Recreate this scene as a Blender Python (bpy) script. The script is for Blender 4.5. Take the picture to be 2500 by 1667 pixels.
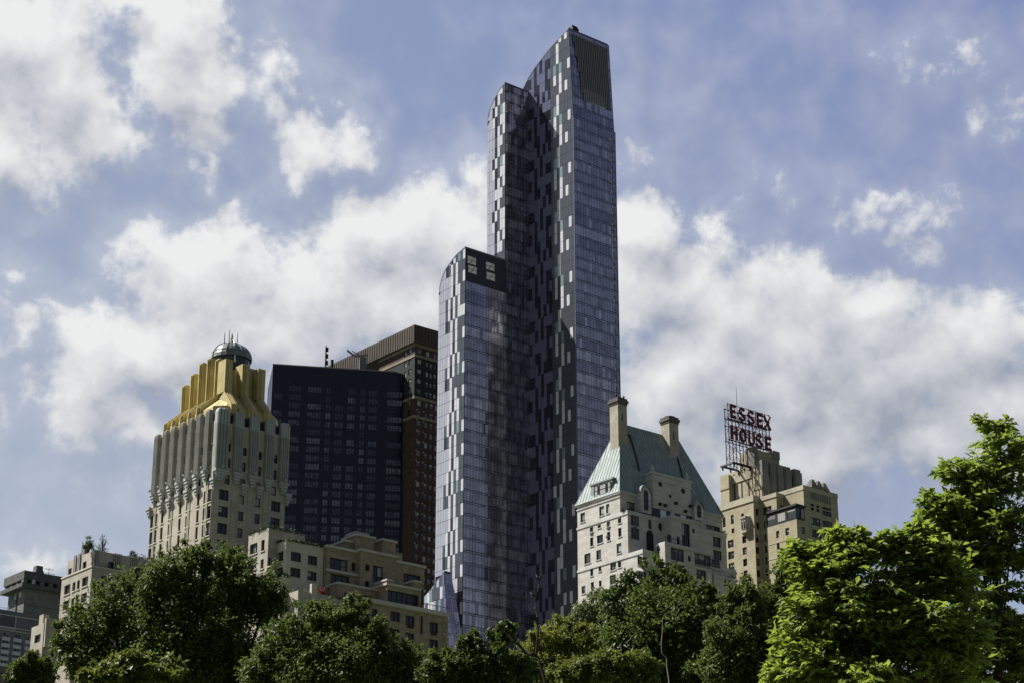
import bpy, math, random
import numpy as np
from mathutils import Vector, Matrix
R = math.radians
for o in list(bpy.data.objects): bpy.data.objects.remove(o)
scene = bpy.context.scene
COL = scene.collection

# ------------------------------------------------------------------ camera
F = 5000.0                      # focal length in pixels of the 2500 px wide photograph
PITCH = 21.04
EYE = Vector((0, 0, 1.7))
cam = bpy.data.cameras.new('camera')
cam.sensor_width = 36.0
cam.lens = 36.0 * F / 2500.0
cam.clip_start = 0.5
cam.clip_end = 20000
camo = bpy.data.objects.new('camera', cam)
COL.objects.link(camo)
camo.location = EYE
camo.rotation_euler = (R(90 + PITCH), 0, 0)
scene.camera = camo

# ------------------------------------------------------------------ exposure, sun, sky
scene.view_settings.view_transform = 'Standard'
scene.view_settings.look = 'None'
scene.view_settings.gamma = 1.0
scene.view_settings.exposure = 0.75
EXPO = 2 ** 0.75
scene.cycles.max_bounces = 6
scene.cycles.diffuse_bounces = 3
scene.cycles.glossy_bounces = 3
scene.cycles.transmission_bounces = 4
scene.cycles.transparent_max_bounces = 6

GRID = R(39.2)                  # the street grid: u runs along the park front, v away from the park
SUN_EL = R(51)
SA = R(34)
sx = -math.sin(SA) * math.cos(GRID) - math.cos(SA) * math.sin(GRID)
sy = -math.sin(SA) * math.sin(GRID) + math.cos(SA) * math.cos(GRID)
to_sun = Vector((sx * math.cos(SUN_EL), sy * math.cos(SUN_EL), math.sin(SUN_EL)))
sl = bpy.data.lights.new('sun', 'SUN')
sl.energy = 5.0
sl.angle = R(0.53)
sl.color = (1.0, 0.965, 0.905)
so = bpy.data.objects.new('sun', sl)
COL.objects.link(so)
so.rotation_euler = (-to_sun).to_track_quat('-Z', 'Y').to_euler()

def ray(px, py):
    c, s = math.cos(R(PITCH)), math.sin(R(PITCH))
    x = (px - 1250.0) / F
    y = (833.5 - py) / F
    return Vector((x, c - s * y, s + c * y))

def azel(px, py):
    d = ray(px, py).normalized()
    return math.degrees(math.atan2(d.x, d.y)), math.degrees(math.asin(d.z))

class NT:
    """small helper that writes node trees as expressions"""
    def __init__(s, tree):
        s.t = tree
    def n(s, typ, **kw):
        nd = s.t.nodes.new(typ)
        for k, v in kw.items(): setattr(nd, k, v)
        return nd
    def put(s, sock, v):
        if hasattr(v, 'is_output') or isinstance(v, bpy.types.NodeSocket): s.t.links.new(v, sock)
        else: sock.default_value = v
    def m(s, op, a, b=None, c=None, clamp=False):
        nd = s.n('ShaderNodeMath', operation=op, use_clamp=clamp)
        s.put(nd.inputs[0], a)
        if b is not None: s.put(nd.inputs[1], b)
        if c is not None: s.put(nd.inputs[2], c)
        return nd.outputs[0]
    def v(s, op, a, b=None):
        nd = s.n('ShaderNodeVectorMath', operation=op)
        s.put(nd.inputs[0], a)
        if b is not None:
            if op == 'SCALE': s.put(nd.inputs['Scale'], b)
            else: s.put(nd.inputs[1], b)
        return nd.outputs['Value'] if op in ('LENGTH', 'DOT_PRODUCT', 'DISTANCE') else nd.outputs['Vector']
    def mix(s, f, a, b, mode='MIX'):
        nd = s.n('ShaderNodeMix', data_type='RGBA', blend_type=mode)
        s.put(nd.inputs[0], f)
        s.put(nd.inputs[6], a if not isinstance(a, tuple) or len(a) == 4 else a + (1,))
        s.put(nd.inputs[7], b if not isinstance(b, tuple) or len(b) == 4 else b + (1,))
        return nd.outputs[2]
    def noise(s, vec, scale, detail=4, rough=0.5, dist=0.0, col=False):
        nd = s.n('ShaderNodeTexNoise')
        s.put(nd.inputs['Vector'], vec)
        nd.inputs['Scale'].default_value = scale
        nd.inputs['Detail'].default_value = detail
        nd.inputs['Roughness'].default_value = rough
        nd.inputs['Distortion'].default_value = dist
        return nd.outputs['Color' if col else 'Fac']
    def step(s, x, a, b, lo=0.0, hi=1.0, smooth=True):
        nd = s.n('ShaderNodeMapRange', interpolation_type='SMOOTHSTEP' if smooth else 'LINEAR')
        s.put(nd.inputs[0], x)
        for k, vv in zip((1, 2, 3, 4), (a, b, lo, hi)): s.put(nd.inputs[k], vv)
        return nd.outputs[0]

# cloud banks: centre (pixels of a 2352 px wide view), half width, half height, weight
CLOUDS = [
 (40,80,170,140,1.1),(120,210,150,130,1.1),(10,340,95,120,1.0),(215,305,90,75,.85),(165,360,60,30,.6),
 (390,60,120,110,1.1),(430,180,110,110,1.1),(470,300,75,80,.9),(478,410,26,60,.6),(500,20,60,40,.6),
 (740,320,100,85,.85),(690,395,45,50,.65),(610,170,50,90,.35),(660,260,50,60,.5),
 (1040,520,140,130,1.1),(880,560,140,100,1.05),(720,640,150,90,1.05),(560,610,110,90,1.0),(450,660,130,90,1.0),
 (330,660,70,100,.6),(310,560,50,60,.4),(330,800,220,90,1.05),(180,860,110,110,.95),(250,960,170,70,.7),(650,760,250,110,1.0),(950,720,200,120,.95),
 (1050,420,50,40,.5),(760,540,40,30,.4),
 (1480,540,100,70,1.0),(1530,660,160,120,1.05),(1680,720,150,120,1.05),(1640,540,50,60,.55),(1800,640,110,70,.7),(1850,760,200,130,1.1),
 (1980,720,110,80,.9),(2000,860,200,150,1.05),(1620,900,220,150,.95),(1880,1020,230,130,.9),(2250,790,130,110,1.0),(2330,740,60,60,.8),
 (2280,930,160,120,1.0),(2150,1010,120,110,.8),(2340,1050,120,120,.9),(1700,1120,160,80,.5),
 (2040,480,130,36,.42),(2110,530,100,55,.38),(2150,570,50,65,.34),(2210,105,50,44,.24),(2180,160,70,60,.22),(2225,235,44,75,.24),(2020,120,50,30,.12),(2310,260,26,34,.22),
 (1460,360,60,70,.12),(1800,430,60,40,.14),(60,650,50,30,.3),(30,760,50,60,.45),(100,1300,200,60,.35),(600,1100,300,60,.4),(1250,900,250,120,.8),(420,760,160,90,1.0),(560,760,140,90,1.0),(780,640,120,80,.9),(1650,820,180,120,1.0),(1800,900,200,120,1.0),(2080,940,140,120,.8),(1560,860,120,140,.9),
]
def cloud_group(soft=False):
    g = bpy.data.node_groups.new('cloud_softness' if soft else 'cloud_density', 'ShaderNodeTree')
    g.interface.new_socket('p', in_out='INPUT', socket_type='NodeSocketVector')
    g.interface.new_socket('density', in_out='OUTPUT', socket_type='NodeSocketFloat')
    t = NT(g)
    gi = t.n('NodeGroupInput'); go = t.n('NodeGroupOutput')
    p0 = gi.outputs[0]
    w = t.v('SUBTRACT', t.noise(p0, 0.42, 3, .55, col=True), (.5, .5, .5))
    p = t.v('ADD', p0, t.v('SCALE', w, 2.4))
    w2 = t.v('SUBTRACT', t.noise(p0, 1.9, 3, .6, col=True), (.5, .5, .5))
    p = t.v('ADD', p, t.v('SCALE', w2, .75))
    acc = None
    for (cx, cy, rx, ry, a) in CLOUDS:
        az, el = azel(cx * 1.063, cy * 1.063)
        k = 0.01146 * 1.063 * 1.42
        d = t.v('LENGTH', t.v('MULTIPLY', t.v('SUBTRACT', p, (az, el, 0)), (1 / (rx * k / math.cos(R(el))), 1 / (ry * k), 0)))
        gnode = t.m('MULTIPLY_ADD', d, -a, a)
        acc = gnode if acc is None else t.m('SMOOTH_MAX', acc, gnode, .16)
    # the rest of the sky (behind and beside the view) carries scattered cumulus too
    far = t.m('MULTIPLY_ADD', t.noise(p, .085, 3, .5), 4.2, -2.75)
    xyz = t.n('ShaderNodeSeparateXYZ'); t.put(xyz.inputs[0], p0)
    out = t.step(t.m('ABSOLUTE', xyz.outputs[0]), 17.5, 24)
    out2 = t.step(xyz.outputs[1], 33.5, 40)
    outside = t.m('MAXIMUM', out, out2)
    acc = t.m('MAXIMUM', acc, t.m('MULTIPLY_ADD', outside, t.m('ADD', far, 1.4), -1.4))
    fb = t.noise(p0, .62, 2 if soft else 9, .5 if soft else .57, .2)
    dn = t.m('ADD', acc, t.m('MULTIPLY_ADD', fb, 1.25, -.625))
    if not soft:
        fine = t.noise(p0, 2.6, 6, .6, .3)
        dn = t.m('ADD', dn, t.m('MULTIPLY_ADD', fine, .44, -.22))
    t.put(go.inputs[0], dn)
    return g

world = bpy.data.worlds.new('World')
scene.world = world
world.use_nodes = True
wt = world.node_tree
wt.nodes.clear()
W = NT(wt)
tc = W.n('ShaderNodeTexCoord')
sky = W.n('ShaderNodeTexSky', sky_type='NISHITA')
sky.sun_disc = False
sky.sun_elevation = SUN_EL
sky.sun_rotation = math.atan2(sx, sy)
sky.air_density = 1.0; sky.dust_density = 1.6; sky.ozone_density = 1.5
sep = W.n('ShaderNodeSeparateXYZ'); W.put(sep.inputs[0], tc.outputs['Generated'])
az = W.m('DEGREES', W.m('ARCTAN2', sep.outputs[0], sep.outputs[1]))
el = W.m('DEGREES', W.m('ARCSINE', sep.outputs[2]))
cmb = W.n('ShaderNodeCombineXYZ'); W.put(cmb.inputs[0], az); W.put(cmb.inputs[1], el)
P = cmb.outputs[0]
CG = cloud_group(); CS = cloud_group(True)
def dens(vec, grp):
    nd = W.n('ShaderNodeGroup'); nd.node_tree = grp
    W.put(nd.inputs[0], vec); return nd.outputs[0]
d0 = dens(P, CG)
s0 = dens(P, CS)
s1 = dens(W.v('ADD', P, (-.45, 1.15, 0)), CS)
alpha = W.step(d0, -.06, .50)
veil = W.m('MULTIPLY', W.step(s0, -.75, .35), .30)
alpha = W.m('MAXIMUM', alpha, veil)
# bodies turned to the sun stay white, undersides and deep bases go grey
lit = W.m('ADD', W.m('MULTIPLY', W.m('SUBTRACT', s0, s1), .72), W.m('MULTIPLY', W.m('SUBTRACT', d0, s0), .62))
deep = W.step(s0, .45, 1.25)
bri = W.m('SUBTRACT', W.m('ADD', lit, .53), W.m('MULTIPLY', deep, .14))
lowgrey = W.step(el, 11.0, 26.0, -.14, .08)
leftlit = W.step(az, -14, 0, .08, 0.0)
rightgrey = W.step(az, 2, 12, 0.0, -.10)
bri = W.m('ADD', W.m('ADD', W.m('ADD', bri, lowgrey), leftlit), rightgrey, clamp=True)
K = 10.0 / EXPO                 # the Background strength is 0.1
def k3(c): return tuple(x * K for x in c)
cl = W.mix(bri, k3((.34, .37, .45)), k3((.84, .85, .85)))
SKYMIX = W.mix(W.step(el, 9, 31), k3((.42, .465, .555)), k3((.28, .335, .49)))
SKYMIX = W.mix(W.step(az, -15, 14), SKYMIX, W.mix(W.step(el, 9, 31), k3((.36, .415, .555)), k3((.21, .258, .475))))
skyc = W.mix(.88, sky.outputs[0], SKYMIX)
col = W.mix(alpha, skyc, cl)
away = W.step(W.m('ABSOLUTE', W.m('SUBTRACT', az, -20)), 45, 120, 1.0, .36)
col = W.mix(1.0, col, away, 'MULTIPLY')
# below the horizon
col = W.mix(W.step(el, -3, 0), k3((.10, .11, .10)), col)
bg = W.n('ShaderNodeBackground'); W.put(bg.inputs[0], col); bg.inputs[1].default_value = 0.1
wo = W.n('ShaderNodeOutputWorld'); wt.links.new(bg.outputs[0], wo.inputs[0])
world.cycles.sampling_method = 'MANUAL'
world.cycles.sample_map_resolution = 512

# ------------------------------------------------------------------ materials
def srgb(r, g, b):
    f = lambda c: (c / 255 / 12.92) if c < 10.3 else ((c / 255 + .055) / 1.055) ** 2.4
    return (f(r), f(g), f(b))
def principled(name, color, rough=.7, metal=0.0, spec=.5):
    m = bpy.data.materials.new(name); m.use_nodes = True
    t = m.node_tree; p = t.nodes['Principled BSDF']
    p.inputs['Base Color'].default_value = (*color, 1)
    p.inputs['Roughness'].default_value = rough
    p.inputs['Metallic'].default_value = metal
    p.inputs['Specular IOR Level'].default_value = spec
    return m, NT(t), p
def stone(name, c, c2=None, streak=.5, blocks=None, rough=.85, scale=.35, bump=.0, stain=(.35, .33, .28)):
    """masonry: broad tone changes, rain streaks, optional coursing"""
    m, t, p = principled(name, c, rough, 0, .25)
    co = t.n('ShaderNodeTexCoord').outputs['Object']
    c2 = c2 or tuple(x * .78 for x in c)
    col = t.mix(t.step(t.noise(co, scale, 6, .6), .35, .68), c, c2)
    st = t.noise(t.v('MULTIPLY', co, (1.1, 1.1, .06)), 1.0, 5, .6)
    col = t.mix(t.m('MULTIPLY', t.step(st, .52, .75), streak), col, tuple(a * b for a, b in zip(c, (stain[0] / .5, stain[1] / .5, stain[2] / .5))))
    gr = t.noise(co, 3.5, 4, .65)
    col = t.mix(t.step(gr, .3, .75, 0, .22), col, tuple(x * .7 for x in c))
    if blocks:
        w, h, dk = blocks
        sp = t.n('ShaderNodeSeparateXYZ'); t.put(sp.inputs[0], co)
        cb = t.n('ShaderNodeCombineXYZ'); t.put(cb.inputs[0], t.m('ADD', sp.outputs[0], sp.outputs[1])); t.put(cb.inputs[1], sp.outputs[2])
        br = t.n('ShaderNodeTexBrick'); t.put(br.inputs['Vector'], cb.outputs[0])
        br.inputs['Scale'].default_value = 1
        br.inputs['Brick Width'].default_value = w; br.inputs['Row Height'].default_value = h
        br.inputs['Mortar Size'].default_value = h * .07; br.inputs['Mortar Smooth'].default_value = .3
        br.inputs['Color1'].default_value = (1, 1, 1, 1); br.inputs['Color2'].default_value = (.84, .83, .82, 1)
        br.inputs['Mortar'].default_value = (dk, dk, dk, 1)
        col = t.mix(1.0, col, br.outputs[0], 'MULTIPLY')
    t.put(p.inputs['Base Color'], col)
    if bump:
        b = t.n('ShaderNodeBump'); b.inputs['Strength'].default_value = bump; b.inputs['Distance'].default_value = .05
        t.put(b.inputs['Height'], gr); t.put(p.inputs['Normal'], b.outputs[0])
    return m
def glass(name, c, rough=.08, metal=.0, spec=.6, wob=0.0):
    m, t, p = principled(name, c, rough, metal, spec)
    co = t.n('ShaderNodeTexCoord').outputs['Object']
    col = t.mix(t.step(t.noise(co, .33, 3, .6), .35, .7), c, tuple(x * .72 for x in c))
    t.put(p.inputs['Base Color'], col)
    if wob:
        b = t.n('ShaderNodeBump'); b.inputs['Strength'].default_value = wob; b.inputs['Distance'].default_value = .12
        t.put(b.inputs['Height'], t.noise(co, .55, 2, .5)); t.put(p.inputs['Normal'], b.outputs[0])
    return m

M = {}
M['hamp'] = stone('white_glazed_brick', (.63, .605, .555), (.53, .51, .46), .75, (1.6, .42, .86), stain=(.40, .37, .30))
M['hamp_trim'] = stone('pale_limestone_trim', (.56, .56, .54), (.42, .42, .41), .6)
M['essex'] = stone('buff_brick', (.455, .408, .285), (.385, .342, .232), .6, (.9, .3, .9), stain=(.38, .34, .28))
M['essex_trim'] = stone('buff_limestone_trim', (.50, .45, .34), (.36, .33, .26), .6)
M['essex_grey'] = stone('weathered_grey_stone', (.27, .26, .23), (.18, .175, .16), .6)
M['parc'] = stone('warm_limestone', (.50, .46, .375), (.42, .39, .32), .5, (2.4, .95, .93), stain=(.36, .34, .30))
M['parc_pier'] = stone('grey_limestone_pier', (.34, .335, .31), (.26, .26, .245), .6)
M['parc_cap'] = stone('pale_grey_pier_cap', (.43, .44, .43), (.37, .38, .375), .3)
M['beige'] = stone('beige_render', (.46, .425, .355), (.39, .36, .30), .5, (2.6, 1.1, .95), stain=(.33, .31, .27))
M['beige_w'] = stone('cream_render', (.56, .525, .43), (.48, .45, .37), .4, stain=(.36, .34, .29))
M['concrete'] = stone('grey_concrete', (.225, .225, .225), (.165, .165, .165), .5, (9, 2.6, .86))
M['concrete_d'] = stone('dark_grey_concrete', (.12, .12, .118), (.085, .085, .085), .5)
M['tan'] = stone('tan_brick', (.40, .335, .235), (.27, .22, .15), .3, (.75, .3, .72), scale=1.2)
M['tan_trim'] = stone('pale_stone_coping', (.55, .52, .45), (.44, .42, .36), .4)
M['brown'] = stone('brown_brick', (.085, .058, .045), (.06, .042, .034), .2, (.9, .35, .85))
M['brown_d'] = stone('dark_green_brick', (.028, .034, .032), (.02, .024, .024), .2)
M['brown_band'] = stone('tan_stone_band', (.27, .235, .17), (.2, .17, .125), .4)
M['crownbox'] = stone('bronze_metal_cladding', (.10, .085, .07), (.075, .065, .055), .3)
M['dark'] = stone('blue_black_cladding', (.024, .027, .046), (.019, .022, .038), .1, rough=.42)
M['gold'] = None
M['roof'] = stone('flat_roof_membrane', (.18, .18, .18), (.12, .12, .12), .1)
M['frame_d'] = principled('dark_bronze_frame', (.018, .018, .018), .5)[0]
M['frame_l'] = principled('pale_painted_frame', (.42, .42, .40), .5)[0]
M['frame_w'] = principled('white_painted_frame', (.72, .72, .72), .5)[0]
M['win'] = glass('dark_window_glass', (.020, .021, .024), .06)
M['win_b'] = glass('bluish_window_glass', (.03, .036, .06), .06)
M['flats'] = stone('blue_grey_concrete', (.185, .195, .225), (.14, .15, .175), .4, (3, 2.6, .86))
M['win_g'] = glass('greyish_window_glass', (.07, .075, .08), .1)
M['blind'] = principled('pale_window_blind', (.34, .34, .33), .5)[0]
M['blind_d'] = principled('grey_window_blind', (.17, .165, .16), .5)[0]
M['steel'] = principled('dark_painted_steel', (.012, .011, .012), .6)[0]
M['red'] = principled('dull_red_sign_paint', (.10, .010, .013), .6)[0]
M['black'] = principled('flat_black', (.012, .012, .013), .7)[0]  # plain black, also paints the shade in recesses
M['white_panel'] = principled('white_spandrel_panel', (.52, .53, .57), .5)[0]

# ------------------------------------------------------------------ mesh tools
class MB:
    """collects faces; build() links them as one mesh object"""
    def __init__(s):
        s.v = []; s.f = []; s.m = []
    def quad(s, a, b, c, d, mi=0):
        n = len(s.v); s.v += [tuple(a), tuple(b), tuple(c), tuple(d)]
        s.f.append((n, n + 1, n + 2, n + 3)); s.m.append(mi)
    def poly(s, pts, mi=0):
        n = len(s.v); s.v += [tuple(p) for p in pts]
        s.f.append(tuple(range(n, n + len(pts)))); s.m.append(mi)
    def box(s, x0, x1, y0, y1, z0, z1, mi=0):
        n = len(s.v)
        s.v += [(x, y, z) for z in (z0, z1) for y in (y0, y1) for x in (x0, x1)]
        for f in ((0, 2, 3, 1), (4, 5, 7, 6), (0, 1, 5, 4), (2, 6, 7, 3), (0, 4, 6, 2), (1, 3, 7, 5)):
            s.f.append(tuple(n + i for i in f)); s.m.append(mi)
    def tube(s, pts, rad, n=6, mi=0, cap=True):
        pts = [Vector(p) for p in pts]
        if not hasattr(rad, '__len__'): rad = [rad] * len(pts)
        base = len(s.v)
        ref = Vector((0.13, .31, .94))
        for i, p in enumerate(pts):
            t = (pts[min(i + 1, len(pts) - 1)] - pts[max(i - 1, 0)]).normalized()
            a = t.cross(ref)
            if a.length < .05: a = t.cross(Vector((1, 0, 0)))
            a.normalize(); b = t.cross(a)
            for k in range(n):
                an = 2 * math.pi * k / n + math.pi / n
                s.v.append(tuple(p + (a * math.cos(an) + b * math.sin(an)) * rad[i]))
        for i in range(len(pts) - 1):
            for k in range(n):
                k2 = (k + 1) % n
                s.f.append((base + i * n + k, base + i * n + k2, base + (i + 1) * n + k2, base + (i + 1) * n + k)); s.m.append(mi)
        if cap:
            s.f.append(tuple(base + k for k in range(n))[::-1]); s.m.append(mi)
            e = base + (len(pts) - 1) * n
            s.f.append(tuple(e + k for k in range(n))); s.m.append(mi)
    def bar(s, a, b, w, mi=0): s.tube([a, b], w * .7071, 4, mi)
    def rings(s, rings, mi=0, cap=True):
        """rings: lists of equal length of points, skinned one to the next"""
        base = len(s.v); n = len(rings[0])
        for r in rings: s.v += [tuple(p) for p in r]
        for i in range(len(rings) - 1):
            for k in range(n):
                k2 = (k + 1) % n
                s.f.append((base + i * n + k, base + i * n + k2, base + (i + 1) * n + k2, base + (i + 1) * n + k)); s.m.append(mi)
        if cap:
            s.f.append(tuple(base + k for k in range(n))[::-1]); s.m.append(mi)
            e = base + (len(rings) - 1) * n
            s.f.append(tuple(e + k for k in range(n))); s.m.append(mi)
    def lathe(s, prof, cx, cy, n=12, mi=0):
        s.rings([[(cx + r * math.cos(2 * math.pi * k / n), cy + r * math.sin(2 * math.pi * k / n), z) for k in range(n)] for r, z in prof], mi)
    def build(s, name, mats, parent=None, smooth=False):
        me = bpy.data.meshes.new(name)
        me.from_pydata(s.v, [], s.f); me.update()
        if not isinstance(mats, (list, tuple)): mats = [mats]
        for m in mats: me.materials.append(m)
        if len(mats) > 1: me.polygons.foreach_set('material_index', s.m)
        if smooth: me.polygons.foreach_set('use_smooth', [True] * len(me.polygons))
        o = bpy.data.objects.new(name, me); COL.objects.link(o)
        if parent: o.parent = parent
        return o
def tag(o, label=None, cat=None, group=None, kind=None):
    if label: o['label'] = label
    if cat: o['category'] = cat
    if group: o['group'] = group
    if kind: o['kind'] = kind
    return o
def Z(ox, oy, s): return lambda x, y: (ox + x * s, oy + y * s)

class Bld:
    """a building: an Empty at its near corner, x along the park front, y away from the park"""
    def __init__(s, name, label, px, D, rot=GRID, cat='building', group=None):
        d = ray(*px); t = D / d.y
        p = EYE + d * t
        s.o = bpy.data.objects.new(name, None); COL.objects.link(s.o)
        s.o.location = (p.x, p.y, 0); s.o.rotation_euler = (0, 0, rot)
        s.o.empty_display_size = 5
        tag(s.o, label, cat, group)
        s.p = Vector((p.x, p.y, 0)); s.c = math.cos(rot); s.s = math.sin(rot)
        s.name = name
    def loc(s, w):
        q = w - s.p; return Vector((q.x * s.c + q.y * s.s, -q.x * s.s + q.y * s.c, q.z))
    def ln(s, px):
        e = s.loc(EYE); d = ray(*px)
        return e, Vector((d.x * s.c + d.y * s.s, -d.x * s.s + d.y * s.c, d.z))
    def N(s, px, v=0.0):
        e, d = s.ln(px); t = (v - e.y) / d.y; q = e + d * t; return q.x, q.z
    def E(s, px, u=0.0):
        e, d = s.ln(px); t = (u - e.x) / d.x; q = e + d * t; return q.y, q.z
    def G(s, px, z):
        e, d = s.ln(px); t = (z - e.z) / d.z; q = e + d * t; return q.x, q.y
    def world(s, u, v, z): return s.p + Vector((u * s.c - v * s.s, u * s.s + v * s.c, z))

def face_pt(face, a, z, off, base):
    """off: distance outward of the plane"""
    return (a, base - off, z) if face == 'N' else (base - off, a, z)
def fquad(mb, face, base, a0, a1, z0, z1, off=0.0, mi=0):
    P_ = lambda a, z: face_pt(face, a, z, off, base)
    if face == 'N': mb.quad(P_(a0, z0), P_(a1, z0), P_(a1, z1), P_(a0, z1), mi)
    else: mb.quad(P_(a1, z0), P_(a0, z0), P_(a0, z1), P_(a1, z1), mi)
def fbox(mb, face, base, a0, a1, z0, z1, o0, o1, mi=0):
    """box standing between offsets o0 and o1 out of a face"""
    if face == 'N': mb.box(a0, a1, base - o1, base - o0, z0, z1, mi)
    else: mb.box(base - o1, base - o0, a0, a1, z0, z1, mi)

def wall_face(mb, face, base, a0, a1, z0, z1, holes, depth=.25, mi=0):
    hs = []
    for h in holes:
        x0, x1, y0, y1 = max(h[0], a0 + .05), min(h[1], a1 - .05), max(h[2], z0 + .05), min(h[3], z1 - .05)
        if x1 - x0 > .1 and y1 - y0 > .1: hs.append((x0, x1, y0, y1))
    zs = sorted({z0, z1} | {q for h in hs for q in h[2:4]})
    for i in range(len(zs) - 1):
        b, t = zs[i], zs[i + 1]
        if t - b < 1e-4: continue
        mid = (b + t) / 2
        row = sorted([h for h in hs if h[2] < mid < h[3]])
        x = a0
        for h in row:
            if h[0] > x: fquad(mb, face, base, x, h[0], b, t, 0, mi)
            x = max(x, h[1])
        if x < a1: fquad(mb, face, base, x, a1, b, t, 0, mi)
    for (x0, x1, y0, y1) in hs:      # reveals
        p = lambda a, z, o: face_pt(face, a, z, o, base)
        mb.quad(p(x0, y0, 0), p(x0, y1, 0), p(x0, y1, -depth), p(x0, y0, -depth), mi)
        mb.quad(p(x1, y0, 0), p(x1, y0, -depth), p(x1, y1, -depth), p(x1, y1, 0), mi)
        mb.quad(p(x0, y0, 0), p(x0, y0, -depth), p(x1, y0, -depth), p(x1, y0, 0), mi)
        mb.quad(p(x0, y1, 0), p(x1, y1, 0), p(x1, y1, -depth), p(x0, y1, -depth), mi)

class Vol:
    """one block of a building. c: pixel of its near top corner, L: pixel on its far-left top edge, Rr: pixel on its right top edge"""
    def __init__(s, b, c, L, Rr, vN=0.0, zb=0.0, v1=None, u1=None, z1=None, u0=None):
        s.b = b; s.vN = vN; s.zb = zb
        s.u0, s.z1 = b.N(c, vN)
        if u0 is not None: s.u0 = u0
        if z1 is not None: s.z1 = z1
        s.v1 = b.E(L, s.u0)[0] if v1 is None else v1
        s.u1 = b.N(Rr, vN)[0] if u1 is None else u1
        s.wE = []; s.wN = []
    def e(s, px): return s.b.E(px, s.u0)
    def n(s, px): return s.b.N(px, s.vN)
    def rect(s, face, c, w, h):
        """window rectangle from its centre pixel and its pixel size"""
        f = s.e if face == 'E' else s.n
        a = sorted((f((c[0] - w / 2, c[1]))[0], f((c[0] + w / 2, c[1]))[0]))
        z = sorted((f((c[0], c[1] - h / 2))[1], f((c[0], c[1] + h / 2))[1]))
        return [a[0], a[1], z[0], z[1]]
    def win(s, face, c, w, h, kind=0):
        (s.wE if face == 'E' else s.wN).append((*s.rect(face, c, w, h), kind))
    def grid(s, face, c, w, h, n, dz, kind=0, skip=()):
        r = s.rect(face, c, w, h)
        for i in range(n):
            if i in skip: continue
            (s.wE if face == 'E' else s.wN).append((r[0], r[1], r[2] - i * dz, r[3] - i * dz, kind))
    def make(s, mat, part='wall', depth=.25, frame=None, parapet=0.0, trim=None, wpart='window', coping=None, sill=None, seed=0):
        mb = MB()
        u0, u1, v0, v1, zb, z1 = s.u0, s.u1, s.vN, s.v1, s.zb, s.z1
        wall_face(mb, 'N', v0, u0, u1, zb, z1, s.wN, depth)
        wall_face(mb, 'E', u0, v0, v1, zb, z1, s.wE, depth)
        mb.quad((u1, v0, zb), (u1, v1, zb), (u1, v1, z1), (u1, v0, z1))
        mb.quad((u1, v1, zb), (u0, v1, zb), (u0, v1, z1), (u1, v1, z1))
        if parapet:
            t = .35; zr = z1 - parapet
            mb.quad((u0, v0, z1), (u1, v0, z1), (u1 - t, v0 + t, z1), (u0 + t, v0 + t, z1)); mb.quad((u0, v1, z1), (u0, v0, z1), (u0 + t, v0 + t, z1), (u0 + t, v1 - t, z1))
            mb.quad((u1, v0, z1), (u1, v1, z1), (u1 - t, v1 - t, z1), (u1 - t, v0 + t, z1)); mb.quad((u1, v1, z1), (u0, v1, z1), (u0 + t, v1 - t, z1), (u1 - t, v1 - t, z1))
            c4 = [(u0 + t, v0 + t), (u1 - t, v0 + t), (u1 - t, v1 - t), (u0 + t, v1 - t)]
            for k in range(4):
                a, b2 = c4[k], c4[(k + 1) % 4]
                mb.quad((*b2, zr), (*a, zr), (*a, z1), (*b2, z1))
            mb.quad(*[(x, y, zr) for x, y in c4], mi=1)
        else:
            mb.quad((u0, v0, z1), (u1, v0, z1), (u1, v1, z1), (u0, v1, z1), mi=1)
        s.wall = mb.build(part, [mat, M['roof']], s.b.o)
        rr = random.Random(seed + int(abs(u0 * 31 + z1 * 7)))
        for face, base, ws in (('N', v0, s.wN), ('E', u0, s.wE)):
            for w in ws: window(s.b.o, face, base, w, depth, frame, wpart, rr, sill)
        if coping:
            cm, ch, co = coping
            cb = MB()
            cb.box(u0 - co, u1 + co, v0 - co, v0 + .4, z1 + .003, z1 + ch)
            cb.box(u0 - co, u0 + .4, v0 + .403, v1 + co, z1 + .003, z1 + ch)
            cb.box(u1 - .4, u1 + co, v0 + .403, v1 + co, z1 + .003, z1 + ch)
            cb.build('coping', cm, s.b.o)
        return s

def band(b, vol, z0, z1, off, mat, name='cornice', faces='EN', a_lim=None):
    mb = MB()
    mb.box(vol.u0 - off, vol.u1 + off, vol.vN - off, vol.vN - .003, z0, z1)
    if 'E' in faces: mb.box(vol.u0 - off, vol.u0 - .003, vol.vN - .003, vol.v1 + off, z0, z1)
    return mb.build(name, mat, b.o)

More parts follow.
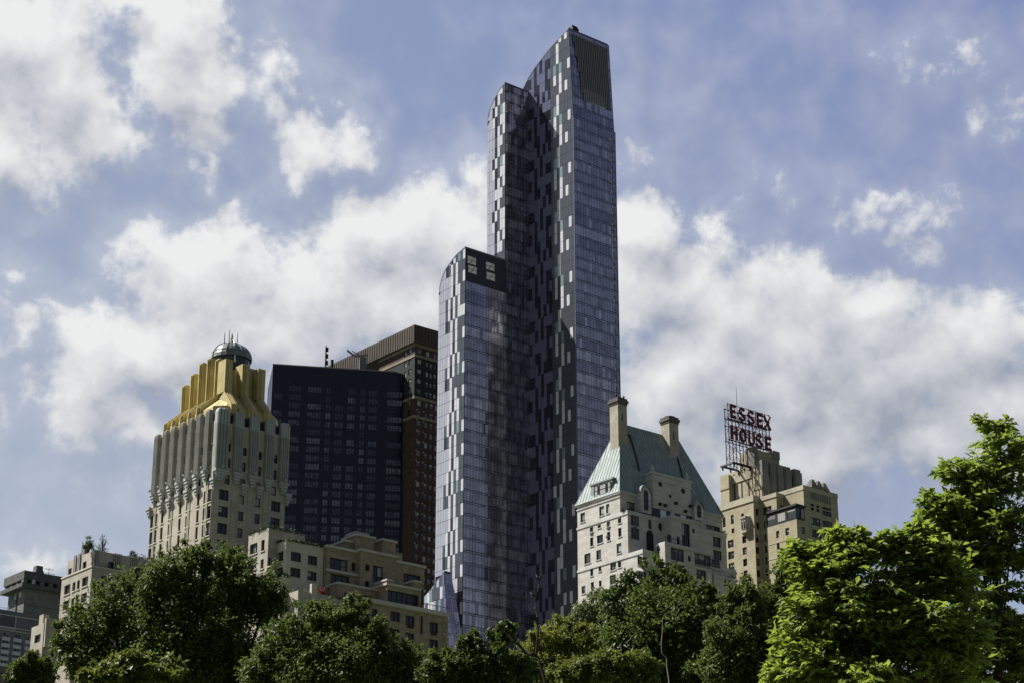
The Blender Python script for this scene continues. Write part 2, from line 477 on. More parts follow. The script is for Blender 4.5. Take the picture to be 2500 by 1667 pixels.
# kinds of window: (columns, rows, share of blinds, glass)
KINDS = {0: (2, 1, .35, 'win'), 1: (1, 2, .4, 'win'), 2: (3, 1, .35, 'win_g'), 3: (4, 1, .5, 'win_g'), 4: (1, 1, .1, 'win_b'), 5: (3, 2, .05, 'win_b'),
         6: (6, 2, .05, 'win_b'), 7: (2, 2, .5, 'win'), 8: (1, 1, .0, 'black'), 9: (3, 1, .7, 'win_g'), 10: (1, 1, .75, 'win_g'), 11: (2, 1, .15, 'win_b'), 12: (1, 1, .92, 'win_g')}
def window(parent, face, base, w, depth, frame, name, rr, sill=None):
    a0, a1, z0, z1, kind = w
    nx, nz, share, gl = KINDS[kind]
    fr = frame or M['frame_d']
    mb = MB(); o = -depth
    fw = min(.14, (a1 - a0) * .09)
    fbox(mb, face, base, a0, a1, z0, z0 + fw, o, o + .12, 0)
    fbox(mb, face, base, a0, a1, z1 - fw, z1, o, o + .12, 0)
    fbox(mb, face, base, a0, a0 + fw, z0 + fw, z1 - fw, o, o + .12, 0)
    fbox(mb, face, base, a1 - fw, a1, z0 + fw, z1 - fw, o, o + .12, 0)
    for i in range(1, nx):
        x = a0 + (a1 - a0) * i / nx
        fbox(mb, face, base, x - fw * .45, x + fw * .45, z0 + fw, z1 - fw, o, o + .1, 0)
    for i in range(1, nz):
        z = z0 + (z1 - z0) * i / nz
        fbox(mb, face, base, a0 + fw, a1 - fw, z - fw * .4, z + fw * .4, o, o + .08, 0)
    fquad(mb, face, base, a0, a1, z0, z1, o + .02, 1)
    for i in range(nx):
        if rr.random() < share:
            x0 = a0 + (a1 - a0) * i / nx + fw * .5; x1 = a0 + (a1 - a0) * (i + 1) / nx - fw * .5
            zt = z1 - fw; zz = zt - (zt - z0 - fw) * rr.choice((.25, .4, .5, .8, 1.0))
            fquad(mb, face, base, x0, x1, zz, zt, o + .03, 2 if rr.random() < .5 else 3)
    if sill:
        fbox(mb, face, base, a0 - .12, a1 + .12, z0 - .16, z0, -.02 if False else .003, .13, 4)
    mb.build(name, [fr, M[gl], M['blind'], M['blind_d'], sill or fr], parent)

# ------------------------------------------------------------------ ground
gm, gt, gp = principled('park_grass_and_paths', (.05, .07, .03), .95, 0, .1)
gco = gt.n('ShaderNodeTexCoord').outputs['Object']
gt.put(gp.inputs['Base Color'], gt.mix(gt.step(gt.noise(gco, .05, 5, .6), .4, .65), (.045, .075, .025), (.11, .10, .075)))
mb = MB(); mb.quad((-9000, -4000, 0), (9000, -4000, 0), (9000, 14000, 0), (-9000, 14000, 0))
tag(mb.build('ground', gm), kind='structure')
# the street along the park front, on the building line
U3 = Vector((math.cos(GRID), math.sin(GRID), 0)); V3 = Vector((-math.sin(GRID), math.cos(GRID), 0))
def strip(name, p0, vA, vB, z, mat, ua=-700, ub=900):
    m_ = MB(); q = lambda u, v: p0 + U3 * u + V3 * v + Vector((0, 0, z))
    m_.quad(q(ua, vA), q(ub, vA), q(ub, vB), q(ua, vB)); tag(m_.build(name, mat), kind='structure')

# ================================================================== tall glass tower in the middle
z3 = Z(1040, 580, .34435); z4 = Z(1150, 40, .38278); z5 = Z(1030, 1080, .35714); zR = Z(1040, 1400, .12755); z3l = Z(1060, 600, .12755)
T = Bld('glass_tower', 'very tall violet glass skyscraper with curved stepped tops and checkered silver and charcoal side', z4(652, 600), 533)
strip('street', Vector((22, 405, 0)), -22, -3, .004, principled('asphalt', (.05, .05, .052), .9)[0])
strip('pavement', Vector((22, 405, 0)), -3, 60, .12, principled('concrete_paving', (.25, .25, .24), .9)[0])

GLS = {}
GLS['core'] = principled('tower_dark_core', (.022, .022, .034), .35)[0]
GLS['edge'] = principled('tower_edge_trim', (.17, .18, .23), .35, .5)[0]
def vgl(name, c, rough, metal): return glass(name, c, rough, metal, .6, .04)
NM = [vgl('violet_glass_a', (.62, .595, .65), .12, .88), vgl('violet_glass_b', (.53, .51, .575), .10, .88), vgl('violet_glass_c', (.79, .75, .79), .16, .85),
      vgl('violet_glass_d', (.43, .415, .49), .08, .9), principled('violet_spandrel', (.085, .085, .13), .3, .3)[0]]
def pmat(name, c, rough, metal=0.0, spec=.5):
    m, t, p = principled(name, c, rough, metal, spec)
    co = t.n('ShaderNodeTexCoord').outputs['Object']
    t.put(p.inputs['Base Color'], t.mix(t.step(t.noise(t.v('MULTIPLY', co, (1, 1, .35)), .9, 3, .6), .3, .7), c, tuple(x * .86 for x in c)))
    return m
EM = [pmat('silver_panel', (.60, .605, .65), .3, .0), pmat('charcoal_panel', (.082, .089, .106), .2, .1), pmat('teal_panel', (.22, .31, .32), .2, .1),
      pmat('black_glass_panel', (.022, .024, .032), .06, .1), pmat('pale_glass_panel', (.46, .465, .53), .18, .15), pmat('slate_shade_panel', (.135, .142, .235), .14, .0)]
rng = random.Random(4)

# main shaft
tz0 = T.N(z4(655, 640))[1]
ta_v = 1.7
tu1 = T.N((1512, 900))[0]
vM = T.E((1293, 720), 0)[0]
def prof(pts, u):                      # outline of a curved top on an east plane -> list of (v, z), front first
    return [T.E(p, u) for p in pts]
def top_of(pf):
    vs = np.array([p[0] for p in pf]); zs = np.array([p[1] for p in pf])
    o = np.argsort(vs); vs, zs = vs[o], zs[o]
    return lambda v: float(np.interp(v, vs, zs))
pT = prof([z4(622, 76), z4(570, 130), z4(500, 205), z4(420, 308), z4(370, 382), z4(325, 475)], 0)
pT[0] = (ta_v, pT[0][1])
pT += [(pT[-1][0] + 4, pT[-1][1] - 13), (pT[-1][0] + 7, pT[-1][1] - 34)]
uM = T.N(z4(217, 600), vM)[0]
pM = prof([z4(205, 430), z4(180, 470), z4(150, 525), z4(125, 575), z4(110, 630), z4(105, 700)], uM)
pM[0] = (vM, pM[0][1])
uM1 = T.N((1291, 760), vM)[0]
vL = vM - .35
uL = T.N(z3l(590, 900), vL)[0]
pL = prof([z3l(535, 58), z3l(420, 180), z3l(320, 310), z3l(220, 450), z3l(150, 610), z3l(105, 780), z3l(88, 960)], uL)
pL[0] = (vL, pL[0][1])
uL1 = T.N((1236, 760), vL)[0]
print('TOWER', 'tz0', round(tz0, 1), 'top', round(pT[0][1], 1), 'u1', round(tu1, 1), 'vM', round(vM, 1), 'uM', round(uM, 1), 'uL', round(uL, 1), 'L top', round(pL[0][1], 1),
      'pT', [(round(a, 1), round(b, 1)) for a, b in pT], 'pL', [(round(a, 1), round(b, 1)) for a, b in pL], 'pM', [(round(a, 1), round(b, 1)) for a, b in pM])

def shaft(pf, u0, u1, v0, zt, name, inset=.12, back=True):
    """solid body under a curved top, a hand's breadth behind its glass skin"""
    v_end = pf[-1][0]
    pts = [(v0 + inset, 0), (v0 + inset, zt)] + [(v + inset * .5, z - inset) for v, z in pf] + [(v_end, 0)]
    b = MB()
    b.poly([(u0 + inset, v, z) for v, z in pts][::-1]); b.poly([(u1, v, z) for v, z in pts])
    n = len(pts)
    for i in range(n):
        a, c = pts[i], pts[(i + 1) % n]
        b.quad((u0 + inset, *a), (u1, *a), (u1, *c), (u0 + inset, *c))
    return b.build(name, GLS['core'], T.o)
shaft(pT, 0, tu1, 0, tz0, 'tower_core'); shaft(pM, uM, uM1 + .5, vM, pM[0][1] - .5, 'wing_core'); shaft(pL, uL, uL1, vL, pL[0][1] - .5, 'wing_core')
# curved metal roofs and edge trims
def roof(pf, u0, u1):
    b = MB(); o = .1
    for i in range(len(pf) - 1):
        (a, za), (c, zc) = pf[i], pf[i + 1]
        b.quad((u0 - .05, a, za + o), (u1, a, za + o), (u1, c, zc + o), (u0 - .05, c, zc + o))
        b.quad((u0 - .05, a, za - .35), (u0 - .05, c, zc - .35), (u0 - .05, c, zc + o), (u0 - .05, a, za + o))
    (a, za) = pf[0]
    b.quad((u0 - .05, a - .06, za - .4), (u1, a - .06, za - .4), (u1, a - .06, za + o), (u0 - .05, a - .06, za + o))
    return b.build('roof', GLS['edge'], T.o)
roof(pT, 0, tu1 - .6); roof(pM, uM, uM1 + 4); roof(pL, uL, uL1)

FL = 3.42
def east_skin(pf, u0, v0, zt, zb, pick, name='checkered_curtain_wall', wp=1.25):
    top = top_of(pf); b = MB(); vend = pf[-1][0]
    nz = int((pf[0][1] - zb) / FL) + 1; nv = max(1, round((vend - v0) / wp)); w = (vend - v0) / nv
    for k in range(nz):
        z0 = zb + k * FL; z1 = z0 + FL
        for j in range(nv):
            a0 = v0 + j * w; a1 = a0 + w
            lo = 0
            if z0 > zt:                 # front edge leans back near the top
                f_ = lambda z: (z - zt) / max(.1, pf[0][1] - zt) * max(0, pf[0][0] - v0)
                a0 = max(a0, v0 + f_(z0)); 
                if a1 - a0 < .15: continue
            mi = pick(k, j, nv, z0)
            for (h0, h1, m2) in ((z0 + .05, z1 - .05, mi),):
                ta, tb = min(h1, top(a0) - .2), min(h1, top(a1) - .2)
                if ta <= h0 and tb <= h0: continue
                ta = max(ta, h0 + .02); tb = max(tb, h0 + .02)
                j1, j2 = rng.uniform(-.012, .012), rng.uniform(-.012, .012)
                g = .035
                b.quad((u0 + j1, a1 - g, h0), (u0 + j2, a0 + g, h0), (u0 - j1, a0 + g, ta), (u0 - j2, a1 - g, tb), m2)
    return b.build(name, EM, T.o)
KEY = {'S': 0, 'C': 1, 'T': 2, 'K': 3, 'P': 4, 'V': 5}
def layout(rows, seed):
    """a repeating panel layout, front column first, with a few odd panels"""
    r = random.Random(seed)
    def get(k, j, n, z):
        row = rows[(-k) % len(rows)]
        ch = row[min(j, len(row) - 1)]
        if r.random() < .07: ch = row[r.randrange(max(0, min(j, len(row) - 1) - 2), min(j, len(row) - 1) + 1)]
        return KEY[ch]
    return get
#  silver, charcoal, teal, black glass, pale glass, violet slate with the mid wing's shade painted in
east_skin(pT, 0, 0, tz0, 20, layout(['CSCCTCSCVKVVVKVK', 'CCCCSCSCKKVVKKVV', 'CCSCSCCCKVKVKVVV', 'CCCCCSCCVVVKVVKK', 'CCCCCSTCKKVKVKVV'], 11), wp=1.25)
east_skin(pM, uM, vM, 1e9, 20, layout(['SCSKPPP', 'CSSCPPP', 'CCSKPPP', 'STCSKPP', 'SSCKSPP'], 5), wp=1.15)
east_skin(pL, uL, vL, 1e9, 20, layout(['SCCSCSPPPPP', 'CCSSKSPPPPP', 'CCSCSCSPPPP', 'SCTCSKSCPPP', 'CCCSCSCKPPP'], 8), wp=1.12)

def north_skin(u0, u1, v0, z0, z1, tilt=None, wp=1.08, name='violet_curtain_wall', shift=0.0):
    b = MB(); n = max(1, round((u1 - u0) / wp)); w = (u1 - u0) / n
    k = 0; z = z0
    vf = (lambda zz: v0 + (0 if tilt is None else max(0, (zz - tilt[0]) / (tilt[1] - tilt[0])) * tilt[2]))
    while z < z1 - .3:
        rowm = rng.choices((0, 1, 2, 3), (.4, .3, .15, .15))[0]
        for (h0, h1, sp) in ((z + .12, z + .50, True), (z + .70, z + FL - .02, False)):
            h1 = min(h1, z1)
            if h1 - h0 < .1: continue
            for i in range(n):
                a0, a1 = u0 + i * w + .05, u0 + (i + 1) * w - .05
                if rng.random() < .3: rowc = rng.choices((0, 1, 2, 3), (.4, .3, .15, .15))[0]
                else: rowc = rowm
                mi = rng.choice((0, 1)) if sp else rowc
                e1, e2 = rng.uniform(-.012, .012), rng.uniform(-.012, .012)
                b.quad((a0, vf(h0) + e1, h0), (a1, vf(h0) + e2, h0), (a1, vf(h1) - e1, h1), (a0, vf(h1) - e2, h1), mi)
        z += FL
    return b.build(name, NM, T.o)
north_skin(.15, tu1, 0, 20, tz0)
# upper tilted face with its louvre screen
zt_top = pT[0][1]
north_skin(.15, tu1 - .2, 0, tz0 + .05, zt_top - .5, (tz0, zt_top, ta_v))
lv = MB()
vfz = lambda z: ta_v * max(0, (z - tz0) / (zt_top - tz0))
def onT(px):
    v_ = 0.0
    for _ in range(4):
        u, z = T.N(px, v_); v_ = vfz(z)
    return u, z
lA, lB, lC, lD = onT(z4(642, 108)), onT(z4(866, 205)), onT(z4(858, 600)), onT(z4(716, 535))
NSL = 19
bk = MB()  # black sheet paints the shade between slats, pale strip the daylight beyond
bk.quad((lD[0], vfz(lD[1]) - .03, lD[1]), (lC[0], vfz(lC[1]) - .03, lC[1]), (lB[0], vfz(lB[1]) - .03, lB[1] - .3), (lA[0], vfz(lA[1]) - .03, lA[1] - .3))
bk.quad((lD[0], vfz(lD[1]) - .06, lD[1]), (lC[0], vfz(lC[1]) - .06, lC[1]), (lC[0], vfz(lC[1] + 4) - .06, lC[1] + 4.2), (lD[0], vfz(lD[1] + 4) - .06, lD[1] + 4.2), 1)
bk.build('louvre_backing', [M['black'], principled('louvre_daylight', (.62, .62, .66), .4)[0]], T.o)
for i in range(NSL):
    f = (i + .5) / NSL
    ut = lA[0] + (lB[0] - lA[0]) * f; zt_ = lA[1] + (lB[1] - lA[1]) * f - .3
    ub = ut
    # stepped left side of the screen
    zb_ = lD[1] if ut >= lD[0] else lD[1] + (lA[1] - lD[1]) * ((lD[0] - ut) / (lD[0] - lA[0])) ** 1.0
    zb_ = math.floor(zb_ / 2.4) * 2.4 if ut < lD[0] else zb_
    o0 = .08
    lv.quad((ut - .17, vfz(zb_) - o0 - .3, zb_), (ut + .17, vfz(zb_) - o0 - .3, zb_), (ut + .17, vfz(zt_) - o0 - .3, zt_), (ut - .17, vfz(zt_) - o0 - .3, zt_), 0)
    for sg in (-1, 1):
        x = ut + .17 * sg
        lv.quad((x, vfz(zb_) - o0, zb_), (x, vfz(zt_) - o0, zt_), (x, vfz(zt_) - o0 - .3, zt_), (x, vfz(zb_) - o0 - .3, zb_), 0)
lv.build('louvre_screen', principled('louvre_metal', (.21, .21, .225), .6, .0)[0], T.o)
# roof crane housing on the apex
rc = MB(); cu, cz = onT(z4(650, 80)); rc.box(cu + .6, cu + 3.0, ta_v + .8, ta_v + 3.2, zt_top - 1.0, zt_top + 1.7); rc.box(cu + .9, cu + 2.6, ta_v + .9, ta_v + 3, zt_top + 1.703, zt_top + 2.3); rc.bar((cu + 1, ta_v + 1, zt_top + 2), (cu - .6, ta_v - .3, zt_top + 1.2), .3)
rc.build('roof_crane_housing', M['black'], T.o)
# edge trims of the shaft
et = MB(); et.box(-.10, .12, -.10, .12, 20, tz0); et.tube([(0, 0, tz0), (0, ta_v, zt_top)], .1, 4); et.box(tu1 - .05, tu1 + .25, -.12, .2, 20, tz0)
et.build('corner_trim', GLS['edge'], T.o)
# balconied right edge: a pale glass fin every floor
fn = MB()
z = 30
while z < tz0 - 4:
    fn.quad((tu1 - 1.25, -.16, z + .9), (tu1 - .15, -.16, z + .9), (tu1 - .15, -.16, z + FL - .5), (tu1 - 1.25, -.16, z + FL - .5))
    if rng.random() < .55: fn.poly([(tu1 - 2.5, -.14, z + .7), (tu1 - 1.4, -.14, z + .7), (tu1 - 1.4, -.14, z + 1.6)], 1)
    z += FL
tag(fn.build('corner_glazing', [pmat('pale_corner_glass', (.38, .40, .44), .12, .8), principled('white_blind_corner', (.5, .5, .52), .5)[0]], T.o), kind='stuff')

north_skin(uM + .15, uM1 + .3, vM, 20, pM[0][1] - .5, name='violet_curtain_wall')
north_skin(uL + .15, uL1, vL, 20, pL[0][1] - 10.3, name='violet_curtain_wall')
# top storeys of the low wing: open plant room, daylight inside painted as pale panes
zLt = pL[0][1]
pw = MB()
cells = []
ops = []
for (x, y, w, h) in ((722, 285, 170, 110), (735, 462, 170, 110), (1075, 400, 165, 110), (1085, 590, 160, 110)):
    px = z3l(x, y); u, zc_ = T.N(px, vL); ops.append((u - 1.55, u + 1.55, zc_ - 1.15, zc_ + 1.15, 10))
wall_face(pw, 'N', vL, uL + .1, uL1, zLt - 10.25, zLt - .45, ops, .10)
pw.build('plant_room_screen', principled('plant_room_cladding', (.04, .042, .06), .35, .3)[0], T.o)
for w in ops: 
    ob = MB(); fquad(ob, 'N', vL, w[0], w[1], w[2], w[3], -.09, 0); fbox(ob, 'N', vL, w[0], w[1], (w[2] + w[3]) / 2 - .05, (w[2] + w[3]) / 2 + .05, -.085, -.03, 1); ob.bar((w[0] + .9, vL + .05, w[2]), (w[1] - .6, vL + .05, w[3]), .1, 1)
    ob.build('opening', [principled('plant_room_daylight', (.85, .86, .78), .7)[0], M['frame_d']], T.o)
# leaning glass base block
pod_pts = [zR(432, 1500), zR(430, 1290), zR(420, 1060), zR(410, 830), zR(400, 600), zR(384, 385), zR(362, 120), zR(352, -60)]
uP = T.N(zR(432, 1300), vL - .1)[0]
pv = [T.E(p, uP) for p in pod_pts]
rf = [T.E(zR(330, -20), uP), T.E(zR(0, 405), uP), T.E(zR(-140, 520), uP)]
pv[0] = (pv[1][0], pv[0][1])
lowv = pv[1][0]
outline = [(lowv, 0)] + pv + rf + [(rf[-1][0] + 1, rf[-1][1] - 3), (rf[-1][0] + 1, 0)]
pb = MB(); u_in = T.N(zR(700, 1100), vL)[0] + .1
utop = lambda z: u_in + (uP + 2.2 - u_in) * max(0, min(1, (z - pv[1][1]) / (pv[-1][1] - pv[1][1])))  # the leaning face narrows upward
pb.poly([(uP, v, z) for v, z in outline][::-1], 0)
for i in range(len(outline) - 1):
    (a, za), (c, zc_) = outline[i], outline[i + 1]
    pb.quad((uP, a, za), (utop(za), a, za), (utop(zc_), c, zc_), (uP, c, zc_), 0)
    pb.quad((utop(za), a, za), (utop(za), vL + 9, za), (utop(zc_), vL + 9, zc_), (utop(zc_), c, zc_), 0)
pb.build('base_block', GLS['core'], T.o)
sk = MB()
fr_ = [(lowv, 0)] + pv
vs_ = lambda z: float(np.interp(z, [p[1] for p in fr_], [p[0] for p in fr_]))
z = 24.0
while z < pv[-1][1] - 1:
    for (h0, h1) in ((z + .05, z + .55), (z + .62, z + FL - .05)):
        h1 = min(h1, pv[-1][1]); n = 5
        if h1 <= h0: continue
        for i in range(n):
            q = lambda f, h: (uP + (utop(h) - uP) * f, vs_(h) - .06, h)
            sk.quad(q((i + .04) / n, h0), q((i + .96) / n, h0), q((i + .96) / n, h1), q((i + .04) / n, h1), rng.choice((0, 1, 2)))
    z += FL
sk.build('violet_curtain_wall', NM, T.o)
top_r = lambda v: float(np.interp(v, sorted([p[0] for p in rf + [pv[-1]]]), [p[1] for p in sorted(rf + [pv[-1]])]))
sk = MB(); z = 24.0; vv_end = rf[-1][0]
while z < pv[-1][1]:
    a = vs_(min(z + FL, pv[-1][1])); k = 0
    while a < vv_end:
        a1 = min(a + 1.15, vv_end); t0, t1 = min(z + FL - .05, top_r(a) - .05), min(z + FL - .05, top_r(a1) - .05)
        if t0 > z + .06 or t1 > z + .06:
            sk.quad((uP - .05, a1 - .03, z + .05), (uP - .05, a + .03, z + .05), (uP - .05, a + .03, max(t0, z + .06)), (uP - .05, a1 - .03, max(t1, z + .06)), rng.choices((0, 1, 2, 4), (.25, .3, .08, .4))[0] if k > 0 else 5)
        a = a1; k += 1
    z += FL
sk.build('checkered_curtain_wall', EM, T.o)

# ================================================================== white hotel with steep green copper roof
z6 = Z(1390, 930, .38251); z6b = Z(1400, 1180, .12755); z6c = Z(1500, 1180, .15947)
M['chim_dark'] = stone('dark_lead_flashing', (.045, .055, .055), (.03, .036, .036), .3)
H = Bld('white_hotel', 'white brick tower with steep green copper roof and two tall chimneys', z6(322, 705), 405)
cop, ct, cp_ = principled('green_copper', (.20, .30, .27), .62, .0, .3)
cco = ct.n('ShaderNodeTexCoord').outputs['Object']
cn = ct.noise(ct.v('MULTIPLY', cco, (1.3, 1.3, .12)), 1.0, 6, .65)
cc = ct.mix(ct.step(cn, .3, .7), (.31, .36, .335), (.195, .24, .23))
cc = ct.mix(ct.step(ct.noise(cco, .5, 4, .6), .55, .75, 0, .6), cc, (.42, .46, .42))
cc = ct.mix(ct.step(ct.noise(ct.v('MULTIPLY', cco, (2.2, 2.2, .1)), 1.4, 3, .6), .62, .72, 0, .75), cc, (.13, .15, .135))
ct.put(cp_.inputs['Base Color'], cc)
A = Vol(H, z6(322, 705), z6(50, 795), z6(975, 880))
FLH = 3.1
# blocks that step out towards the park
Bv = Vol(H, z6(345, 815), z6(50, 900), z6(1000, 985), vN=-2.2)
Bv.v1 = A.v1; Bv.u0 = A.u0 - .012
Cv = Vol(H, z6(405, 1055), z6(50, 1195), z6(1065, 1215), vN=-6.5)
Cv.u0 = A.u0 - .024; Cv.v1 = A.v1
print('HAMP A', A.u0, A.u1, A.v1, A.z1, 'B', Bv.u0, Bv.u1, Bv.z1, 'C', Cv.u0, Cv.u1, Cv.z1)
pxE = lambda vol, x, y, w, h, k: vol.win('E', z6b(x, y), w * .12755 * 1.1, h * .12755 * 1.14, k)
# upper block east face (above the second string course)
A.zb = Bv.z1 - 1.2
for (x, y, w, h, k) in ((540, 520, 85, 160, 10), (655, 478, 60, 160, 10)): pxE(A, x, y, w, h, k)
pxE(A, 177, 645, 80, 160, 10)
Bv.zb = Cv.z1 - 1.0
# middle block: windows measured on its east face
for (x, y, w, h, k) in ((345, 850, 58, 130, 1), (350, 1112, 58, 150, 1), (493, 797, 58, 90, 1), (507, 1058, 105, 140, 0),
                        (668, 742, 58, 140, 1), (674, 1003, 58, 150, 1), (882, 670, 58, 150, 1), (888, 930, 58, 150, 1), (872, 1235, 85, 170, 10), (483, 1360, 82, 165, 10), (268, 1430, 108, 170, 10)): pxE(Bv, x, y, w, h, k)
# lower block
for (x, y, w, h, k) in ((280, 1175, 38, 60, 0), (320, 1155, 22, 65, 1), (143, 1215, 18, 55, 1), (195, 1197, 18, 32, 1), (277, 1265, 38, 60, 0), (333, 1253, 20, 60, 1), (147, 1308, 20, 55, 1), (197, 1290, 18, 38, 1),
                        (149, 1392, 20, 50, 1), (198, 1383, 20, 40, 1), (282, 1352, 38, 58, 0), (336, 1345, 20, 58, 1), (152, 1475, 20, 50, 1), (285, 1440, 38, 58, 0), (90, 1330, 24, 50, 10), (93, 1420, 24, 50, 10)):
    Cv.win('E', z6(x, y), w * .3825, h * .3825, k)
# north side windows
for (x, y, w, h, k) in ((402, 800, 72, 55, 9),): A.win('N', z6(x, y), w * .3825, h * .3825, k)
A.win('N', z6c(1510, 690), 210 * .15947, 95 * .15947, 9)
for (x, y, w, h, k) in ((312, 560, 118, 150, 2), (318, 765, 118, 160, 2), (545, 625, 48, 125, 10)): Bv.win('N', z6c(x, y), w * .15947 * 1.1, h * .15947 * 1.12, k)
for (x, y, w, h, k) in ((1570, 895, 105, 140, 2), (1578, 1095, 112, 130, 2)): Bv.win('N', z6c(x, y), w * .15947 * 1.1, h * .15947 * 1.12, k)
for (x, y, w, h, k) in ((438, 1190, 125, 135, 2), (668, 1215, 50, 75, 8), (960, 1085, 185, 170, 2), (1000, 1310, 150, 130, 2), (1150, 1145, 45, 80, 1), (1355, 1160, 235, 150, 9), (1550, 1240, 130, 150, 2), (1328, 1380, 140, 130, 2),
                        (420, 1400, 120, 120, 2), (700, 1390, 60, 90, 1), (1735, 1510, 110, 130, 2), (1100, 1490, 110, 110, 2), (1360, 1560, 110, 110, 2), (470, 1560, 120, 120, 2)):
    Cv.win('N', z6c(x, y), w * .15947 * 1.1, h * .15947 * 1.12, k)
for vol in (A, Bv): pass
A.make(M['hamp'], 'upper_wall', .3, sill=M['hamp_trim']); Bv.make(M['hamp'], 'middle_wall', .3, parapet=1.0, sill=M['hamp_trim']); Cv.make(M['hamp'], 'lower_wall', .3, parapet=1.0, sill=M['hamp_trim'])
# further steps of the park front: bay in the middle, wings at both ends
bayT = Vol(H, z6(650, 850), z6(600, 880), z6(790, 885), vN=-5.2); bayT.v1 = -2.2; bayT.zb = Cv.z1 - 1
for (x, y, w, h, k) in ((1095, 790, 115, 320, 7), (860, 830, 48, 100, 1), (980, 865, 42, 105, 1), (1212, 720, 35, 60, 8)): bayT.win('N', z6c(x, y), w * .15947 * 1.1, h * .15947 * 1.12, k)
bayT.u1 = H.N(z6c(1300, 690), -5.2)[0]
bayT.make(M['hamp'], 'central_bay', .4)
bayL = Vol(H, z6c(770, 880), z6c(620, 910), z6c(1480, 1090), vN=-9.2); bayL.v1 = -6.5; bayL.zb = 0
for (x, y, w, h, k) in ((965, 1085, 185, 170, 2), (1150, 1145, 40, 75, 1), (1355, 1165, 230, 150, 9), (1000, 1310, 150, 130, 2), (1330, 1390, 140, 130, 2), (1090, 1500, 110, 110, 2)): bayL.win('N', z6c(x, y), w * .15947 * 1.1, h * .15947 * 1.12, k)
bayL.win('E', z6c(665, 1020), 55 * .15947, 130 * .15947, 1)
bayL.make(M['hamp'], 'central_bay', .4, parapet=.9)
wr = Vol(H, z6c(1520, 1375), z6c(1500, 1360), z6c(1870, 1430), vN=-8.5); wr.v1 = -6.5
wr.win('N', z6c(1735, 1510), 110 * .15947, 130 * .15947, 2)
wr.make(M['hamp'], 'end_bay', .4, parapet=.9)
# cornices and string courses
for vol, ys in ((A, (0.05, -1.0)), (Bv, (-.5,)), (Cv, (-.6, -9.5))):
    for dz in ys: band(H, vol, vol.z1 + dz - (.35 if dz > -.8 else .12), vol.z1 + dz + .12, .28 if vol is A and dz > 0 else .14, M['hamp_trim'], 'string_course')
for vol in (bayT, bayL, wr):
    mb = MB(); mb.box(vol.u0 - .2, vol.u1 + .2, vol.vN - .22, vol.vN - .003, vol.z1 - .75, vol.z1 - .35); mb.build('string_course', M['hamp_trim'], H.o)
# copper roof
vr = A.v1 * .5
ru0, rz = H.N(z6(322, 268), vr)
ru1, rz1 = H.N(z6(693, 372), vr)
rz = (rz + rz1) / 2
ez = A.z1 + .18
e0 = (A.u0 - .3, -.3); e1 = (A.u1 + .3, -.3); e2 = (A.u1 + .3, A.v1 + .3); e3 = (A.u0 - .3, A.v1 + .3)
mb = MB()
r0, r1 = (ru0, vr, rz), (ru1, vr, rz)
mb.quad((*e0, ez), (*e1, ez), r1, r0); mb.quad((*e2, ez), (*e3, ez), r0, r1)
mb.poly([(*e3, ez), (*e0, ez), r0]); mb.poly([(*e1, ez), (*e2, ez), r1])
# standing seams
def seam(a, b): 
    a = Vector(a); b = Vector(b); mb.tube([a, b], .085, 3)
n = 15
for i in range(n):
    f = (i + .5) / n
    a = Vector((*e3, ez)).lerp(Vector((*e0, ez)), f)
    # seams on the hip run straight up the slope until they meet the hip line
    t = 1 - abs(f - .5) * 2
    mid = Vector((ru0, vr, rz))
    slope = (mid - Vector((e0[0], vr, ez)))
    seam(a, a + slope * t + Vector((-.02, 0, 0)))
nn = 46
for i in range(nn):
    f = (i + .5) / nn
    a = Vector((*e0, ez)).lerp(Vector((*e1, ez)), f)
    slope = Vector((0, vr - e0[1], rz - ez))
    x = a.x
    t = 1.0
    if x < ru0: t = (x - e0[0]) / (ru0 - e0[0])
    if x > ru1: t = (e1[0] - x) / (e1[0] - ru1)
    seam(a, a + slope * t)
for k in range(1, 7):
    f = k / 7
    seam(Vector((*e0, ez)).lerp(Vector(r0), f), Vector((*e1, ez)).lerp(Vector(r1), f)) if k % 2 else None
seam((*e0, ez), r0); seam((*e3, ez), r0); seam((*e1, ez), r1); seam(r0, r1)
mb.build('copper_roof', cop, H.o)
gt_ = MB(); gt_.tube([(*e3, ez - .1), (*e0, ez - .1), (*e1, ez - .1)], .17, 6); gt_.build('gutter', M['hamp_trim'], H.o)
# flashings up the slope beside the chimneys
def on_slope(px):
    f_ = .5
    for _ in range(30):
        z_ = H.N(px, -.3 + (vr + .3) * f_)[1]; f_ = .5 * f_ + .5 * max(0, min(1, (z_ - ez) / (rz - ez)))
    v_ = -.3 + (vr + .3) * f_; u_, z_ = H.N(px, v_); return Vector((u_, v_ - .12, z_ + .05))
fl_ = MB()
for pts in ((z6(382, 345), z6(412, 440), z6(445, 570)), (z6(662, 395), z6(690, 500), z6(722, 612)), (z6(352, 335), z6(384, 350))):
    P_ = [on_slope(p) for p in pts]; fl_.tube(P_, .22, 4)
fl_.build('roof_flashing', M['chim_dark'], H.o)
